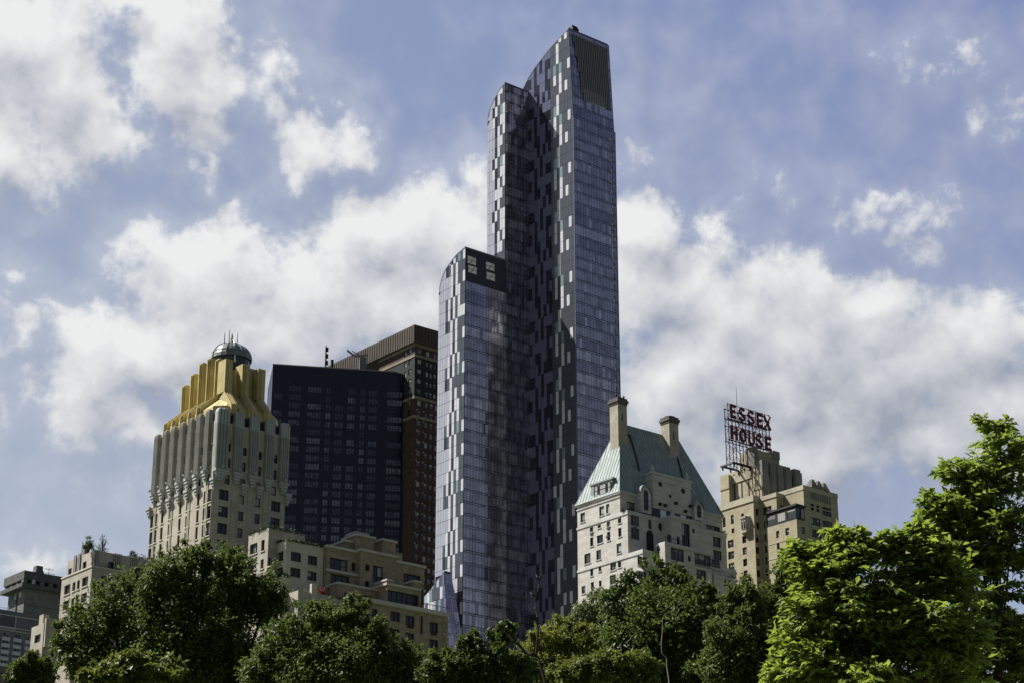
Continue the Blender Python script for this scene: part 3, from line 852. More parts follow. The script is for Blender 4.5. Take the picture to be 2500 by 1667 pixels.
# chimneys
def chimney(cx0, cx1, ytop, ybot, vv, pots):
    ua, zt = H.N(z6(cx0[0], cx0[1]), vv); ub, _ = H.N(z6(cx1[0], cx1[1]), vv)
    w = 1.55
    um = (ua + ub) / 2; hw = (ub - ua) / 2 * .69
    z0 = ez + (rz - ez) * .62
    mb = MB(); mb.box(um - hw, um + hw, vv, vv + 2.6, z0, zt - 1.5)
    st = mb.build('chimney', M['hamp_c'], H.o)
    cb = MB()
    cb.box(um - hw - .12, um + hw + .12, vv - .12, vv + 2.72, zt - 1.497, zt - 1.0); cb.box(um - hw - .3, um + hw + .3, vv - .3, vv + 2.9, zt - .997, zt - .45); cb.box(um - hw - .1, um + hw + .1, vv - .1, vv + 2.7, zt - .447, zt)
    c_ = cb.build('chimney_cap', M['chim_cap'], st)
    if pots:
        pb = MB()
        for i in range(5):
            x = um - hw + .2 + i * (2 * hw - .4) / 4
            pb.lathe([(.16, zt + .003), (.14, zt + .45), (.26, zt + .6), (.2, zt + .8), (.05, zt + .95)], x, vv + .7 + (i % 2) * .6, 8)
        pb.box(um - hw, um + hw, vv + .4, vv + .5, zt + .2, zt + .3)
        pb.build('chimney_pots', M['black'], st)
    else:
        q = MB(); q.lathe([(hw * 1.1, zt + .003), (hw * .9, zt + .25), (.1, zt + .32)], um, vv + 1.3, 10); q.build('chimney_lid', M['black'], st)
    sl_ = MB(); sl_.box(um - .22, um + .05, vv - .03, vv + .1, zt - 5.2, zt - 3.6); sl_.build('flue_slit', M['black'], st)
M['hamp_c'] = stone('weathered_chimney_brick', (.50, .46, .37), (.38, .35, .28), .6, (1.2, .35, .8))
M['chim_cap'] = stone('sooty_chimney_cap', (.16, .145, .125), (.10, .095, .085), .4)
chimney((295, 95), (378, 100), 0, 0, vr - 2.2, True)
chimney((622, 215), (706, 205), 0, 0, vr - 2.2, False)
# big blank gable block on the park slope
g0, gz = H.N(z6(530, 590), -.8); g1, _ = H.N(z6(775, 665), -.8)
gb = MB(); gv1 = vr * .62
gb.box(g0, g1, -.8, gv1, A.z1 - 3.0, gz)
gb.build('gable_block', M['hamp'], H.o)
gc_ = MB(); gc_.box(g0 - .3, g1 + .3, -1.1, gv1 + .2, gz + .003, gz + .5); gc_.box(g0 - .2, g1 + .2, -1.0, gv1 + .1, gz - 1.3, gz - 1.0) ; gc_.build('gable_coping', M['hamp_trim'], H.o)
for (x) in (g0 + .5, g1 - .6):
    f = MB(); f.lathe([(.55, gz + .503), (.6, gz + .7), (.3, gz + .9), (.55, gz + 1.3), (.5, gz + 1.6), (.15, gz + 1.9), (.12, gz + 2.2)], x, -.3, 10); f.build('urn_finial', M['hamp_trim'], H.o, True)
for (x, y, r_) in ((580, 657, .55), (725, 700, .6), (644, 733, .4)):
    u, z = H.N(z6(x, y), -.8); q = MB(); q.rings([[(u + r_ * math.cos(2 * math.pi * k / 10), -.83, z + r_ * math.sin(2 * math.pi * k / 10)) for k in range(10)], [(u + r_ * .9 * math.cos(2 * math.pi * k / 10), -.5, z + r_ * .9 * math.sin(2 * math.pi * k / 10)) for k in range(10)]]); q.build('round_vent', M['black'], H.o)
for (x, y) in ((690, 315), (768, 335), (935, 300), (1150, 345), (1078, 425)):
    u, z = H.N(z6c(x, y), -.8); q = MB(); q.box(u - .3, u + .3, -1.3, -.803, z - .25, z + .25); q.build('vent_hood', M['black'], H.o)
# recessed penthouse glazing under the block: dark openings with the bright sky seen through them painted white
for (x, y, w, h, m_) in ((640, 440, 110, 110, 'win'), (745, 470, 95, 130, 'sk'), (830, 480, 60, 110, 'win'), (965, 490, 75, 50, 'win'), (1048, 508, 90, 42, 'sk'), (1150, 525, 110, 50, 'win')):
    u, z = H.N(z6c(x, y), -.8); ww, hh = w * .15947 / 9.4, h * .15947 / 11.6
    q = MB(); fquad(q, 'N', -.8, u - ww / 2, u + ww / 2, z - hh / 2, z + hh / 2, .03, 1); fbox(q, 'N', -.8, u - ww / 2 - .08, u - ww / 2, z - hh / 2, z + hh / 2, 0.003, .1, 0); fbox(q, 'N', -.8, u - ww / 2 - .08, u + ww / 2, z + hh / 2, z + hh / 2 + .08, 0.003, .1, 0)
    q.build('penthouse_window', [M['frame_d'], M['win'] if m_ == 'win' else principled('white_sky_pane', (.85, .86, .88), .3)[0]], H.o)
# arched dormers
def arch_dormer(cx, ytop, ybot, wpx, name='arched_dormer'):
    u, zt = H.N(z6(cx, ytop), -1.6); _, zb = H.N(z6(cx, ybot), -1.6)
    hw = wpx * .3825 / 9.5 / 2
    zs_ = zt - hw
    prof_ = [(u - hw, zb), (u - hw, zs_)] + [(u - hw * math.cos(math.pi * k / 10), zs_ + hw * math.sin(math.pi * k / 10)) for k in range(1, 10)] + [(u + hw, zs_), (u + hw, zb)]
    mb = MB(); mb.rings([[(x, -1.6, z) for x, z in prof_], [(x, 3.2, z) for x, z in prof_]])
    d = mb.build(name, M['hamp_trim'], H.o)
    hw2 = hw * .42
    pr = [(u - hw2, zb + .6), (u - hw2, zs_)] + [(u - hw2 * math.cos(math.pi * k / 8), zs_ + hw2 * math.sin(math.pi * k / 8)) for k in range(1, 8)] + [(u + hw2, zs_), (u + hw2, zb + .6)]
    q = MB(); q.poly([(x, -1.64, z) for x, z in pr], 0)
    for f in (.33, .62): zz = zb + (zs_ - zb) * f; q.box(u - hw2, u + hw2, -1.75, -1.643, zz - .12, zz + .12, 1)
    q.build('arched_window', [M['win'], M['frame_d']], d)
    k = MB()
    for i in range(12):
        a0, a1 = math.pi * i / 12, math.pi * (i + 1) / 12
        p_ = lambda a, r, v: (u - r * math.cos(a), v, zs_ + r * math.sin(a))
        k.quad(p_(a0, hw + .25, -1.95), p_(a1, hw + .25, -1.95), p_(a1, hw + .25, 3.2), p_(a0, hw + .25, 3.2)); k.quad(p_(a0, hw - .15, -1.95), p_(a1, hw - .15, -1.95), p_(a1, hw + .25, -1.95), p_(a0, hw + .25, -1.95))
    k.build('arch_hood', M['copper_hood'], d)
M['copper_hood'] = stone('grey_lead_hood', (.30, .32, .31), (.2, .22, .21), .4)
arch_dormer(487, 668, 840, 72); arch_dormer(825, 765, 885, 66)
# dormer on the east slope
dv0, dz0 = H.E(z6(265, 650), A.u0 - .2); dv1, dz1 = H.E(z6(130, 700), A.u0 - .2)
zlo = A.z1 + .5; zhi = zlo + 2.9
mb = MB()
mb.box(A.u0 - .05, A.u0 + 2.5, dv0 - .4, dv1 + .3, zhi, zhi + .35)
mb.box(A.u0 + .1, A.u0 + 2.4, dv0, dv1, zlo - .3, zhi - .003)
dm = mb.build('dormer', cop, H.o)
for f0, f1 in ((.04, .2), (.26, .58), (.64, .82)):
    window(dm, 'E', A.u0 + .1, (dv0 + (dv1 - dv0) * f0, dv0 + (dv1 - dv0) * f1, zlo + .15, zhi - .3, 1), -.1, None, 'window', random.Random(3))
# tall arched loggia, its inner shade painted flat black, and balcony details of the park front
u, z = H.N(z6c(545, 870), -2.25)
q = MB(); pr = [(u - 1.0, z - 2.6), (u - 1.0, z + 1.2)] + [(u - 1.0 * math.cos(math.pi * k / 8), z + 1.2 + 1.0 * math.sin(math.pi * k / 8)) for k in range(1, 8)] + [(u + 1.0, z + 1.2), (u + 1.0, z - 2.6)]
q.poly([(x, -2.24, zz) for x, zz in pr]); q.build('arched_loggia', M['black'], H.o)
u, z = H.N(z6c(712, 660), -2.25)
q = MB(); q.poly([(u + .75 * math.cos(2 * math.pi * k / 14), -2.24, z + .85 * math.sin(2 * math.pi * k / 14)) for k in range(14)][::-1]); q.build('oval_window', M['black'], H.o)
# terrace railings
def railing(b, pts, h=1.05, name='terrace_railing'):
    mb = MB()
    for a, c in zip(pts[:-1], pts[1:]):
        a = Vector(a); c = Vector(c); L_ = (c - a).length; n = max(2, int(L_ / .55))
        mb.bar(a + Vector((0, 0, h)), c + Vector((0, 0, h)), .08); mb.bar(a + Vector((0, 0, .1)), c + Vector((0, 0, .1)), .06)
        for i in range(n + 1): p = a.lerp(c, i / n); mb.bar(p, p + Vector((0, 0, h)), .05)
    return mb.build(name, M['steel'], b.o)
railing(H, [(Cv.u0 + 6, Cv.vN + .2, Cv.z1), (bayL.u0, Cv.vN + .2, Cv.z1)])
railing(H, [(bayL.u0 + .3, bayL.vN + .2, bayL.z1), (bayT.u0, bayL.vN + .2, bayL.z1)])
u0_, z0_ = H.N(z6c(1240, 1230), -9.4); u1_, _ = H.N(z6c(1480, 1290), -9.4)
railing(H, [(u0_, -9.4, z0_ - .3), (u1_, -9.4, z0_ - .3)], name='balcony_railing')
ac = MB()
for vol, px in ((Bv, (312, 655)), (Cv, (440, 1290)), (bayL, (960, 1200))):
    u, z = vol.n(z6c(*px)); q = MB(); q.box(u - .4, u + .4, vol.vN - .12, vol.vN - .003, z - .22, z + .22); q.build('air_conditioner_grille', M['black'], H.o)
for px in ((672, 850), (350, 960), (655, 1010)):
    v, z = Bv.e(z6b(*px)); q = MB(); q.box(Bv.u0 - .14, Bv.u0 - .003, v - .4, v + .4, z - .25, z + .25); q.build('air_conditioner', M['frame_d'], H.o)
# clipped shrub boxes on terraces get built with the trees

# ================================================================== buff hotel with the roof sign
z7 = Z(1730, 930, .35088); z7b = Z(1750, 1200, .17857); zs = Z(1750, 960, .12753)
X = Bld('buff_hotel', 'buff brick tower stepping back to a crenellated top under a big red letter sign', z7(310, 815), 428)
E1 = Vol(X, z7(310, 815), z7(-20, 930), z7(420, 845), vN=0)
E1.u0, E1.z1 = 0, E1.z1
u2 = X.N(z7(470, 790), -3.6)
vE2 = -3.6
# wings step towards the park to the west
iu = X.N(z7(352, 830), 0)[0]              # inner corner between first and second wing
E2v = X.E(z7(470, 790), iu)[0]
E2 = Vol(X, z7(470, 790), z7(352, 830), z7(540, 815), vN=E2v, u0=iu); E2.v1 = 2
iu2 = X.N(z7(522, 805), E2v)[0]
E3v = X.E(z7(657, 728), iu2)[0]
E3 = Vol(X, z7(657, 728), z7(522, 790), z7(895, 800), vN=E3v, u0=iu2); E3.v1 = E2v + 3
print('ESSEX', iu, E2v, iu2, E3v, E1.z1, E2.z1, E3.z1, 'u1', E3.u1)
E4 = Vol(X, z7(612, 958), z7(480, 1000), z7(680, 985), vN=E3v - .02); E4.v1 = E3v + 9
E1.u1 = iu + .5; E2.u1 = iu2 + .5
XL = 3.25
s_ = .17857
def XW(vol, face, x, y, w, h, n=1, k=1, dz=None): vol.grid(face, z7b(x, y), w * s_, h * s_, n, dz or XL, k)
dzr = (E1.e(z7b(378, 810))[1] - E1.e(z7b(400, 1285))[1]) / 3
XW(E1, 'E', 100, 415, 38, 130, 1, 1); XW(E1, 'E', 213, 375, 42, 125, 1, 10); XW(E1, 'E', 352, 330, 38, 75, 1, 0)
XW(E1, 'E', 190, 708, 80, 105, 7, 7, dzr); XW(E1, 'E', 375, 648, 55, 100, 7, 1, dzr); XW(E1, 'E', 220, 530, 36, 65, 1, 8)
XW(E1, 'N', 553, 275, 40, 95, 1, 1); XW(E1, 'N', 560, 460, 40, 90, 1, 1); XW(E1, 'N', 552, 640, 46, 95, 6, 1, dzr)
XW(E2, 'E', 690, 250, 120, 100, 1, 2); XW(E2, 'E', 700, 440, 120, 95, 1, 2); XW(E2, 'E', 693, 615, 85, 100, 6, 0, dzr); XW(E2, 'N', 884, 235, 40, 95, 1, 1)
XW(E3, 'E', 1048, 212, 55, 95, 1, 10)
for (x, y, w, h, n, k) in ((1305, 205, 45, 95, 1, 1), (1382, 228, 42, 90, 1, 1), (1503, 270, 125, 115, 1, 9), (1353, 408, 125, 105, 1, 9), (1512, 455, 130, 110, 1, 9), (1365, 575, 125, 105, 1, 3), (1380, 740, 125, 105, 1, 3), (1525, 620, 120, 105, 1, 3), (1540, 770, 120, 100, 2, 3)):
    XW(E3, 'N', x, y, w, h, n, k)
XW(E3, 'N', 1345, 870, 45, 90, 2, 1); XW(E3, 'N', 1430, 900, 45, 90, 2, 1)
XW(E4, 'E', 833, 580, 45, 100, 1, 10); XW(E4, 'E', 963, 540, 52, 100, 1, 10); XW(E4, 'E', 840, 740, 40, 95, 5, 1, dzr); XW(E4, 'E', 972, 702, 55, 95, 5, 1, dzr)
XW(E4, 'N', 1180, 525, 50, 95, 1, 10); XW(E4, 'N', 1195, 690, 50, 95, 4, 1, dzr)
E4.u1 = iu2 + 1.0
E1.make(M['essex'], 'wing_wall', .28, sill=None); E2.make(M['essex'], 'wing_wall', .28); E3.make(M['essex'], 'main_wall', .28, parapet=.8); E4.make(M['essex'], 'wing_wall', .28)
band(X, E1, E1.z1 - .6, E1.z1 + .75, .18, M['essex_trim'], 'parapet_coping'); band(X, E2, E2.z1 - .4, E2.z1 + .55, .15, M['essex_trim'], 'parapet_coping')
band(X, E3, E3.z1 - .8, E3.z1 + .25, .1, M['essex_trim'], 'parapet_coping')
for vol, dzs in ((E4, (-3.9, -7.2)), (E3, (-4.2,))):
    for dz in dzs: band(X, vol, vol.z1 + dz - .12, vol.z1 + dz + .08, .06, M['essex_trim'], 'string_course')
# glazed corner room on the lower wing
gz0 = E4.z1; gz1 = gz0 + 3.0
gm_ = MB(); gm_.box(E4.u0 - .2, iu2 + .2, E4.vN - .2, E4.v1, gz1, gz1 + .45)
gm_.build('sunroom_roof', M['frame_d'], X.o)
gv = Vol(X, (0, 0), (0, 0), (0, 0), vN=E4.vN + .05, v1=E4.v1 - .2, u1=iu2 + .1, z1=gz1 - .003, u0=E4.u0 + .05); gv.zb = gz0 + .003
L1 = gv.v1 - gv.vN; L2 = gv.u1 - gv.u0
for i in range(3): gv.wE.append((gv.vN + .15 + L1 * i / 3, gv.vN + L1 * (i + 1) / 3 - .1, gz0 + .4, gz1 - .3, 10))
for i in range(2): gv.wN.append((gv.u0 + .15 + L2 * i / 2, gv.u0 + L2 * (i + 1) / 2 - .1, gz0 + .4, gz1 - .3, 10))
gv.make(M['frame_d'], 'sunroom', .08)
# bay window on the first wing
bv_, bz_ = E1.e(z7b(405, 445))
mb = MB(); hw = 1.35
for z0, z1, o, mi in ((bz_ - 1.9, bz_ - 1.3, .9, 0), (bz_ - 1.3, bz_ + 1.2, .8, 1), (bz_ + 1.2, bz_ + 1.6, 1.1, 0)):
    mb.rings([[(-.003, bv_ + hw, z), (-o, bv_ + hw * .55, z), (-o, bv_ - hw * .55, z), (-.003, bv_ - hw, z)] for z in (z0, z1 - .003)], 0)
bo = mb.build('bay_window', M['essex_trim'], X.o)
for a in (-.35, .35): window(bo, 'E', -.8, (bv_ + a - .3, bv_ + a + .3, bz_ - 1.2, bz_ + 1.1, 1), -.09, M['frame_l'], 'window', random.Random(1))
# tapering pier of the first wing, below the bay
# upper tower
t0 = Vol(X, z7(375, 565), z7(85, 660), z7(655, 720), vN=4.0)
t0.zb = E1.z1 - 1
t0.u1 = X.N(z7(652, 700), 4.0)[0]
def slit(b, face, base, px, w, h, mat=None, name='slit_window'):
    a, z = (b.E(px, base) if face == 'E' else b.N(px, base)); q = MB(); fquad(q, face, base, a - w / 2, a + w / 2, z - h / 2, z + h / 2, .04, 0); q.build(name, mat or M['black'], b.o)
t0.make(M['essex'], 'upper_tower_wall', .3)
print('ESSEX T', t0.u0, t0.u1, t0.v1, t0.z1)
for x, y, h in ((183, 780, 9), (232, 755, 8), (281, 745, 9)): slit(X, 'E', t0.u0, z7(x, y), .45, h)
# carved frieze
fr = MB()
for i in range(20):
    v, z = X.E(z7(165 + i * 7, 690 - i * 2.4), t0.u0); fbox(fr, 'E', t0.u0, v - .2, v + .2, z - .9, z + .9, .003, .18)
fr.build('carved_frieze', M['essex_trim'], X.o)
# corner buttresses and crenellations
def butt(u0, u1, v0, v1, z0, z1, mat=None): q = MB(); q.box(u0, u1, v0, v1, z0, z1); q.box(u0 - .15, u1 + .15, v0 - .15, v1 + .15, z1 - 3.2, z1 - 2.6); return q.build('buttress', mat or M['essex'], X.o)
vA_, zA_ = X.E(z7(118, 690), t0.u0 - 1.2)
butt(t0.u0 - 1.2, t0.u0 + 2, X.E(z7(140, 700), t0.u0 - 1.2)[0], X.E(z7(82, 700), t0.u0 - 1.2)[0], E1.z1 - 1, X.E(z7(150, 645), t0.u0 - 1.2)[1])
butt(t0.u0 - 1.0, t0.u0 + 2, X.E(z7(368, 700), t0.u0 - 1.0)[0], X.E(z7(310, 700), t0.u0 - 1.0)[0], E1.z1 - 1, X.E(z7(340, 655), t0.u0 - 1.0)[1])
nT = 5
for i, (x, y) in enumerate(((385, 552), (440, 566), (490, 583), (540, 597), (610, 615))):
    u, z = X.N(z7(x, y), 3.6); w = 1.9
    q = MB(); q.box(u - w * .5, u + w * .55, 3.35, 5.2, E3.z1 - 1.0, z); q.box(u - w * .35, u + w * .4, 3.2, 3.347, E3.z1 - 1.0, z - .8); q.build('crenellation', M['essex_grey'], X.o)
for x, y in ((412, 700), (465, 700), (525, 712), (588, 716)): slit(X, 'N', 4.0, z7(x, y), .8, 4.2)
# penthouse
pu, pz = X.N(z7(318, 472), 7.0)
pent = Vol(X, z7(318, 475), z7(215, 505), z7(490, 520), vN=7.0); pent.zb = t0.z1 - 1
pent.make(M['essex'], 'penthouse_wall', .3)
q = MB()
for f in (.72,): a0 = pent.u0 + (pent.u1 - pent.u0) * f; q.box(a0 + .1, a0 + (pent.u1 - pent.u0) * (.2 if f == 0 else .26), 6.6, 8.6, pent.z1 - 1, pent.z1 + (.9 if f else .6))
q.build('penthouse_parapet', M['essex_grey'], X.o); q = MB(); q.box(pent.u0 - .3, pent.u0 + .9, 6.7, 9.5, t0.z1, pent.z1 + .7)
q.build('penthouse_parapet', M['essex_grey'], X.o)
slit(X, 'E', pent.u0 - .0, z7(268, 570), .9, 4.5)
q = MB(); q.box(t0.u0 - .5, pent.u0 - .3, 5.8, 7.2, t0.z1 - 1, t0.z1 + 1.5); 
# stepped finials over the main wall
for (x, y) in ((725, 683), (765, 695), (805, 708)):
    u, zt = X.N(z7(x, y), E3v + .3); _, zb = X.N(z7(x, y + 60), E3v + .3)
    q = MB(); st = 5
    for k in range(st):
        w = 1.05 * (1 - k * .17); z0 = zb + (zt - zb) * k / st; z1 = zb + (zt - zb) * (k + 1) / st - .003
        q.box(u - w, u + w, E3v - .25 + k * .12, E3v + 1.6 - k * .12, z0, z1); q.box(u - w * .55, u + w * .55, E3v - .5 + k * .12, E3v - .253 + k * .12, z0, z1 - .15)
    q.build('stepped_finial', M['essex_grey'], X.o)
for i in range(9):
    u, z = X.N(z7(715 + i * 16, 790 + i * 4.6), E3v); q = MB(); q.box(u - .18, u + .18, E3v - .2, E3v - .003, z - 1.0, z + .6); q.build('corbel', M['essex_grey'], X.o)
# lower glazed room at the far right and the wall under it
rx = Vol(X, z7(895, 985), z7(880, 985), z7(955, 1000), vN=E3v + 3.0, u0=E3.u1 + .05); rx.v1 = rx.vN + 8; rx.zb = rx.z1 - 3.6
rx.wN.append((rx.u0 + .2, rx.u1 - .2, rx.z1 - 3.2, rx.z1 - .5, 2))
rx.make(M['frame_d'], 'side_sunroom', .1)
rw = Vol(X, (0, 0), (0, 0), (0, 0), vN=rx.vN + .1, u0=rx.u0 - .03, u1=rx.u1 - .1, v1=rx.v1, z1=rx.zb - .003); rw.make(M['essex'], 'side_wall', .3)

# ---- the sign: red letters on an open steel truss, standing on the roof
SG = bpy.data.objects.new('roof_sign', None); COL.objects.link(SG)
vS = 9.5
SG.parent = None
so_w = X.world(0, 0, 0); SG.location = so_w; SG.rotation_euler = (0, 0, GRID)
tag(SG, 'open steel truss with two rows of dark red letters on the buff tower roof', 'sign')
def onS(x, y, v=None): return X.N(zs(x, y), vS if v is None else v)
def letter(ch, x0, x1, yt, yb):
    """letter drawn between the left and right pixel columns; yt / yb are the top and bottom at its left side"""
    u0, zt = onS(x0, yt); _, zb = onS(x0, yb); u1, _ = onS(x1, yt)
    w, h = u1 - u0, zt - zb
    t = w * .34; hh = h * .19
    mb = MB(); d0, d1 = vS - .30, vS + .05
    def bx(a0, a1, b0, b1): mb.box(u0 + a0, u0 + a1, d0, d1, zb + b0, zb + b1)
    def st(pts, th):     # thick stroke through points (unit square)
        P_ = [Vector((u0 + a * w, zb + b * h)) for a, b in pts]
        L_ = []; R_ = []
        for i, p in enumerate(P_):
            tg = (P_[min(i + 1, len(P_) - 1)] - P_[max(i - 1, 0)]).normalized(); nn_ = Vector((-tg.y, tg.x)) * th / 2
            L_.append(p + nn_); R_.append(p - nn_)
        mb.rings([[(l.x, d0, l.y), (r_.x, d0, r_.y), (r_.x, d1, r_.y), (l.x, d1, l.y)] for l, r_ in zip(L_, R_)])
    if ch == 'E':
        bx(0, t, 0, h); bx(t, w, 0, hh); bx(t, w * .85, h / 2 - hh / 2, h / 2 + hh / 2); bx(t, w, h - hh, h)
    elif ch == 'H':
        bx(0, t, 0, h); bx(w - t, w, 0, h); bx(t, w - t, h / 2 - hh / 2, h / 2 + hh / 2)
    elif ch == 'X':
        st([(.04, 1), (.96, 0)], t * .62); st([(.96, 1), (.04, 0)], t * .61)
    elif ch == 'O':
        st([(.5 + .37 * math.cos(2 * math.pi * k / 20), .5 + .42 * math.sin(2 * math.pi * k / 20)) for k in range(21)], t * .80)
    elif ch == 'U':
        st([(.14, 1), (.14, .35)] + [(.5 + .36 * math.cos(math.pi + math.pi * k / 8), .33 + .25 * math.sin(math.pi + math.pi * k / 8)) for k in range(1, 8)] + [(.86, .35), (.86, 1)], t * .84)
    elif ch == 'S':
        pts = [(.5 + .36 * math.cos(a), .73 + .20 * math.sin(a)) for a in [R(20 + 25 * k) for k in range(0, 9)]]
        pts += [(.26, .60), (.5, .51), (.74, .41)]
        pts += [(.5 + .36 * math.cos(a), .28 + .20 * math.sin(a)) for a in [R(15 - 25 * k) for k in range(0, 9)]]
        st(pts, t * .74)
    o = mb.build('letter', M['red'], SG)
    return o
for ch, x0, x1, yt, yb in (('E', 238, 350, 195, 452), ('S', 400, 530, 255, 510), ('S', 570, 705, 312, 575), ('E', 740, 860, 365, 625), ('X', 882, 1012, 412, 668)): letter(ch, x0, x1, yt, yb)
for ch, x0, x1, yt, yb in (('H', 252, 380, 600, 862), ('O', 420, 550, 650, 915), ('U', 585, 710, 705, 970), ('S', 725, 862, 760, 1020), ('E', 910, 1025, 815, 1078)): letter(ch, x0, x1, yt, yb)
tr = MB()
uL_, zA = onS(235, 195); uR_, _ = onS(1000, 430)
_, zB = onS(235, 455); _, zC = onS(252, 600); _, zD = onS(240, 858)
uL2 = onS(190, 900, vS)[0] 
vb = vS + 1.2
for z, w in ((zB - .25, .2), (zD - .25, .2), ((zA + zB) / 2, .08), ((zC + zD) / 2, .08), (zC, .1), (zA, .1)): tr.bar((uL_ - .6, vS + .1, z), (uR_ + .3, vS + .1, z), w)
for z in (zA - 1, zB, zC, zD - .4): tr.bar((uL_ - .6, vb, z), (uR_ + .3, vb, z), .14)
npz = 7; zlow = t0.z1 - .5
us = [uL_ - .3 + (uR_ - uL_ + .3) * i / (npz - 1) for i in range(npz)]
for i, u in enumerate(us):
    zl = zlow if i < 3 else zD - 2.2
    for v in (vS + .15, vb): tr.bar((u, v, zl), (u, v, zA + .2 if v < vb else zA - 1), .15)
    zz = zl; k = 0
    while zz < zA - 2:
        tr.bar((u, vS + .15, zz), (u, vb, zz + 1.5), .06); tr.bar((u, vb, zz + 1.5), (u, vS + .15, zz + 3.0), .06); tr.bar((u, vS + .15, zz), (u, vb, zz), .06); zz += 3.0
for v in (vS + .15, vb):
    for i in range(npz - 1):
        z_l = zlow if i < 2 else zD - 2.2
        zz = z_l; step_ = 2.3; s2 = i % 2
        while zz < zA - 1.5:
            a, b_ = (us[i], us[i + 1]) if s2 else (us[i + 1], us[i])
            tr.bar((a, v, zz), (b_, v, zz + step_), .075); tr.bar((us[i], v, zz), (us[i + 1], v, zz), .06); zz += step_; s2 = 1 - s2
tr.build('truss', M['steel'], SG)
bs = MB(); bs.bar((uL_ - 1.2, vS - 1.8, zlow + .3), (uL_ + 4.5, vS - 1.8, zlow + .3), .4); bs.bar((uL_ - 1.2, vS - 1.8, zlow + .3), (uL_ - 1.2, vb + 1, zlow + .3), .4); bs.bar((uL_ - 1.2, vb + .6, zlow + .3), (uL_ + 4, vb + .6, zlow + .3), .35)
for u in (uL_ - 1.0, uL_ + 1.5, uL_ + 4.0):
    for v in (vS - 1.8, vb + .6): bs.bar((u, v, zlow - .6), (u, v, zlow + .3), .3)
bs.build('base_frame', M['steel'], SG)
um, zm = onS(385, 250, vb); _, zm2 = onS(383, -130, vb)
ms = MB(); ms.tube([(um, vb, zm - 4), (um, vb, zm2)], [.09, .04], 5); ms.build('mast', M['steel'], SG)

# ================================================================== limestone tower with the gilded crown
z1 = Z(300, 800, .38261); zc = Z(360, 800, .19129)
G = Bld('gold_crowned_tower', 'limestone apartment tower with fluted grey piers and gilded finned crown under a glass dome', z1(590, 640), 332)
gold, gt2, gp2 = principled('gilded_cladding', (.50, .39, .15), .5, .12, .4)
gco2 = gt2.n('ShaderNodeTexCoord').outputs['Object']
gt2.put(gp2.inputs['Base Color'], gt2.mix(gt2.step(gt2.noise(gco2, .6, 5, .6), .3, .7), (.53, .445, .205), (.41, .34, .145)))
M['gold'] = gold
GV = Vol(G, z1(590, 640), z1(200, 830), z1(1050, 745))
GW = GV.n(z1(590, 640)); 
dz1 = (GV.n(z1(645, 1065))[1] - GV.n(z1(637, 1390))[1]) / 3
GV.z1 = GV.n(z1(592, 585))[1]
def g1(face, x, y, w, h, n, k): GV.grid(face, z1(x, y), w * .38261, h * .38261, n, dz1, k)
# north columns
g1('N', 645, 1065, 62, 72, 7, 0); g1('N', 757, 1095, 34, 64, 7, 10); g1('N', 861, 1113, 34, 66, 7, 10); g1('N', 976, 1140, 60, 70, 7, 0)
for x, y in ((674, 762), (775, 790), (872, 815), (971, 838)): g1('N', x, y, 32, 55, 1, 1)
for x, y in ((671, 862), (769, 888), (867, 914), (967, 936)): g1('N', x, y, 32, 62, 2, 10)
# east columns, right to left
g1('E', 540, 1073, 50, 80, 8, 0); g1('E', 417, 1127, 26, 72, 8, 10); g1('E', 305, 1180, 26, 72, 8, 10); g1('E', 197, 1232, 44, 78, 8, 0)
for x, y in ((481, 1095), (366, 1150), (251, 1207)): g1('E', x, y, 15, 78, 8, 1)
for x, y in ((543, 960), (427, 1018), (313, 1068), (205, 1128)): g1('E', x, y, 22, 52, 1, 1)
for x, y in ((551, 857), (434, 913), (321, 968), (210, 1022), (493, 885), (378, 940), (268, 995), (485, 990), (372, 1045), (259, 1100)): g1('E', x, y, 20, 52, 1, 1)
for x, y in ((557, 765), (440, 825), (327, 880), (216, 935), (501, 790), (386, 850), (275, 905)): g1('E', x, y, 18, 50, 1, 1)
gmat = M['parc']
GV.make(gmat, 'wall', .35, sill=M['beige_w'])
print('PARC', GV.u1, GV.v1, GV.z1, dz1)
# pale upper attic between the piers
at = MB()
# ornament: beaded strips beside the upper windows
orn = MB()
for face, pts_ in (('N', ((683, 650), (972, 740))), ('E', ((560, 660), (443, 725), (332, 785), (222, 845)))):
    for (x, y) in pts_:
        base = GV.vN if face == 'N' else GV.u0
        a, z = GV.n(z1(x, y)) if face == 'N' else GV.e(z1(x, y))
        for sgn in (-.62, .62):
            for k in range(6): fbox(orn, face, base, a + sgn - .16, a + sgn + .16, z - 1.9 + k * .62, z - 1.5 + k * .62, .003, .16)
        for k in range(8):
            a0, a1 = math.pi * k / 8, math.pi * (k + 1) / 8; zz = z - 2.6
            p_ = lambda an, r: face_pt(face, a - r * math.cos(an), zz + r * math.sin(an), .14, base)
            orn.quad(p_(a0, .75), p_(a1, .75), p_(a1, 1.0), p_(a0, 1.0))
orn.build('window_ornament', M['parc_pier'], G.o)
ztop = GV.n(z1(622, 508))[1]; zpier = GV.n(z1(622, 905))[1]; zcap = GV.n(z1(735, 640))[1]
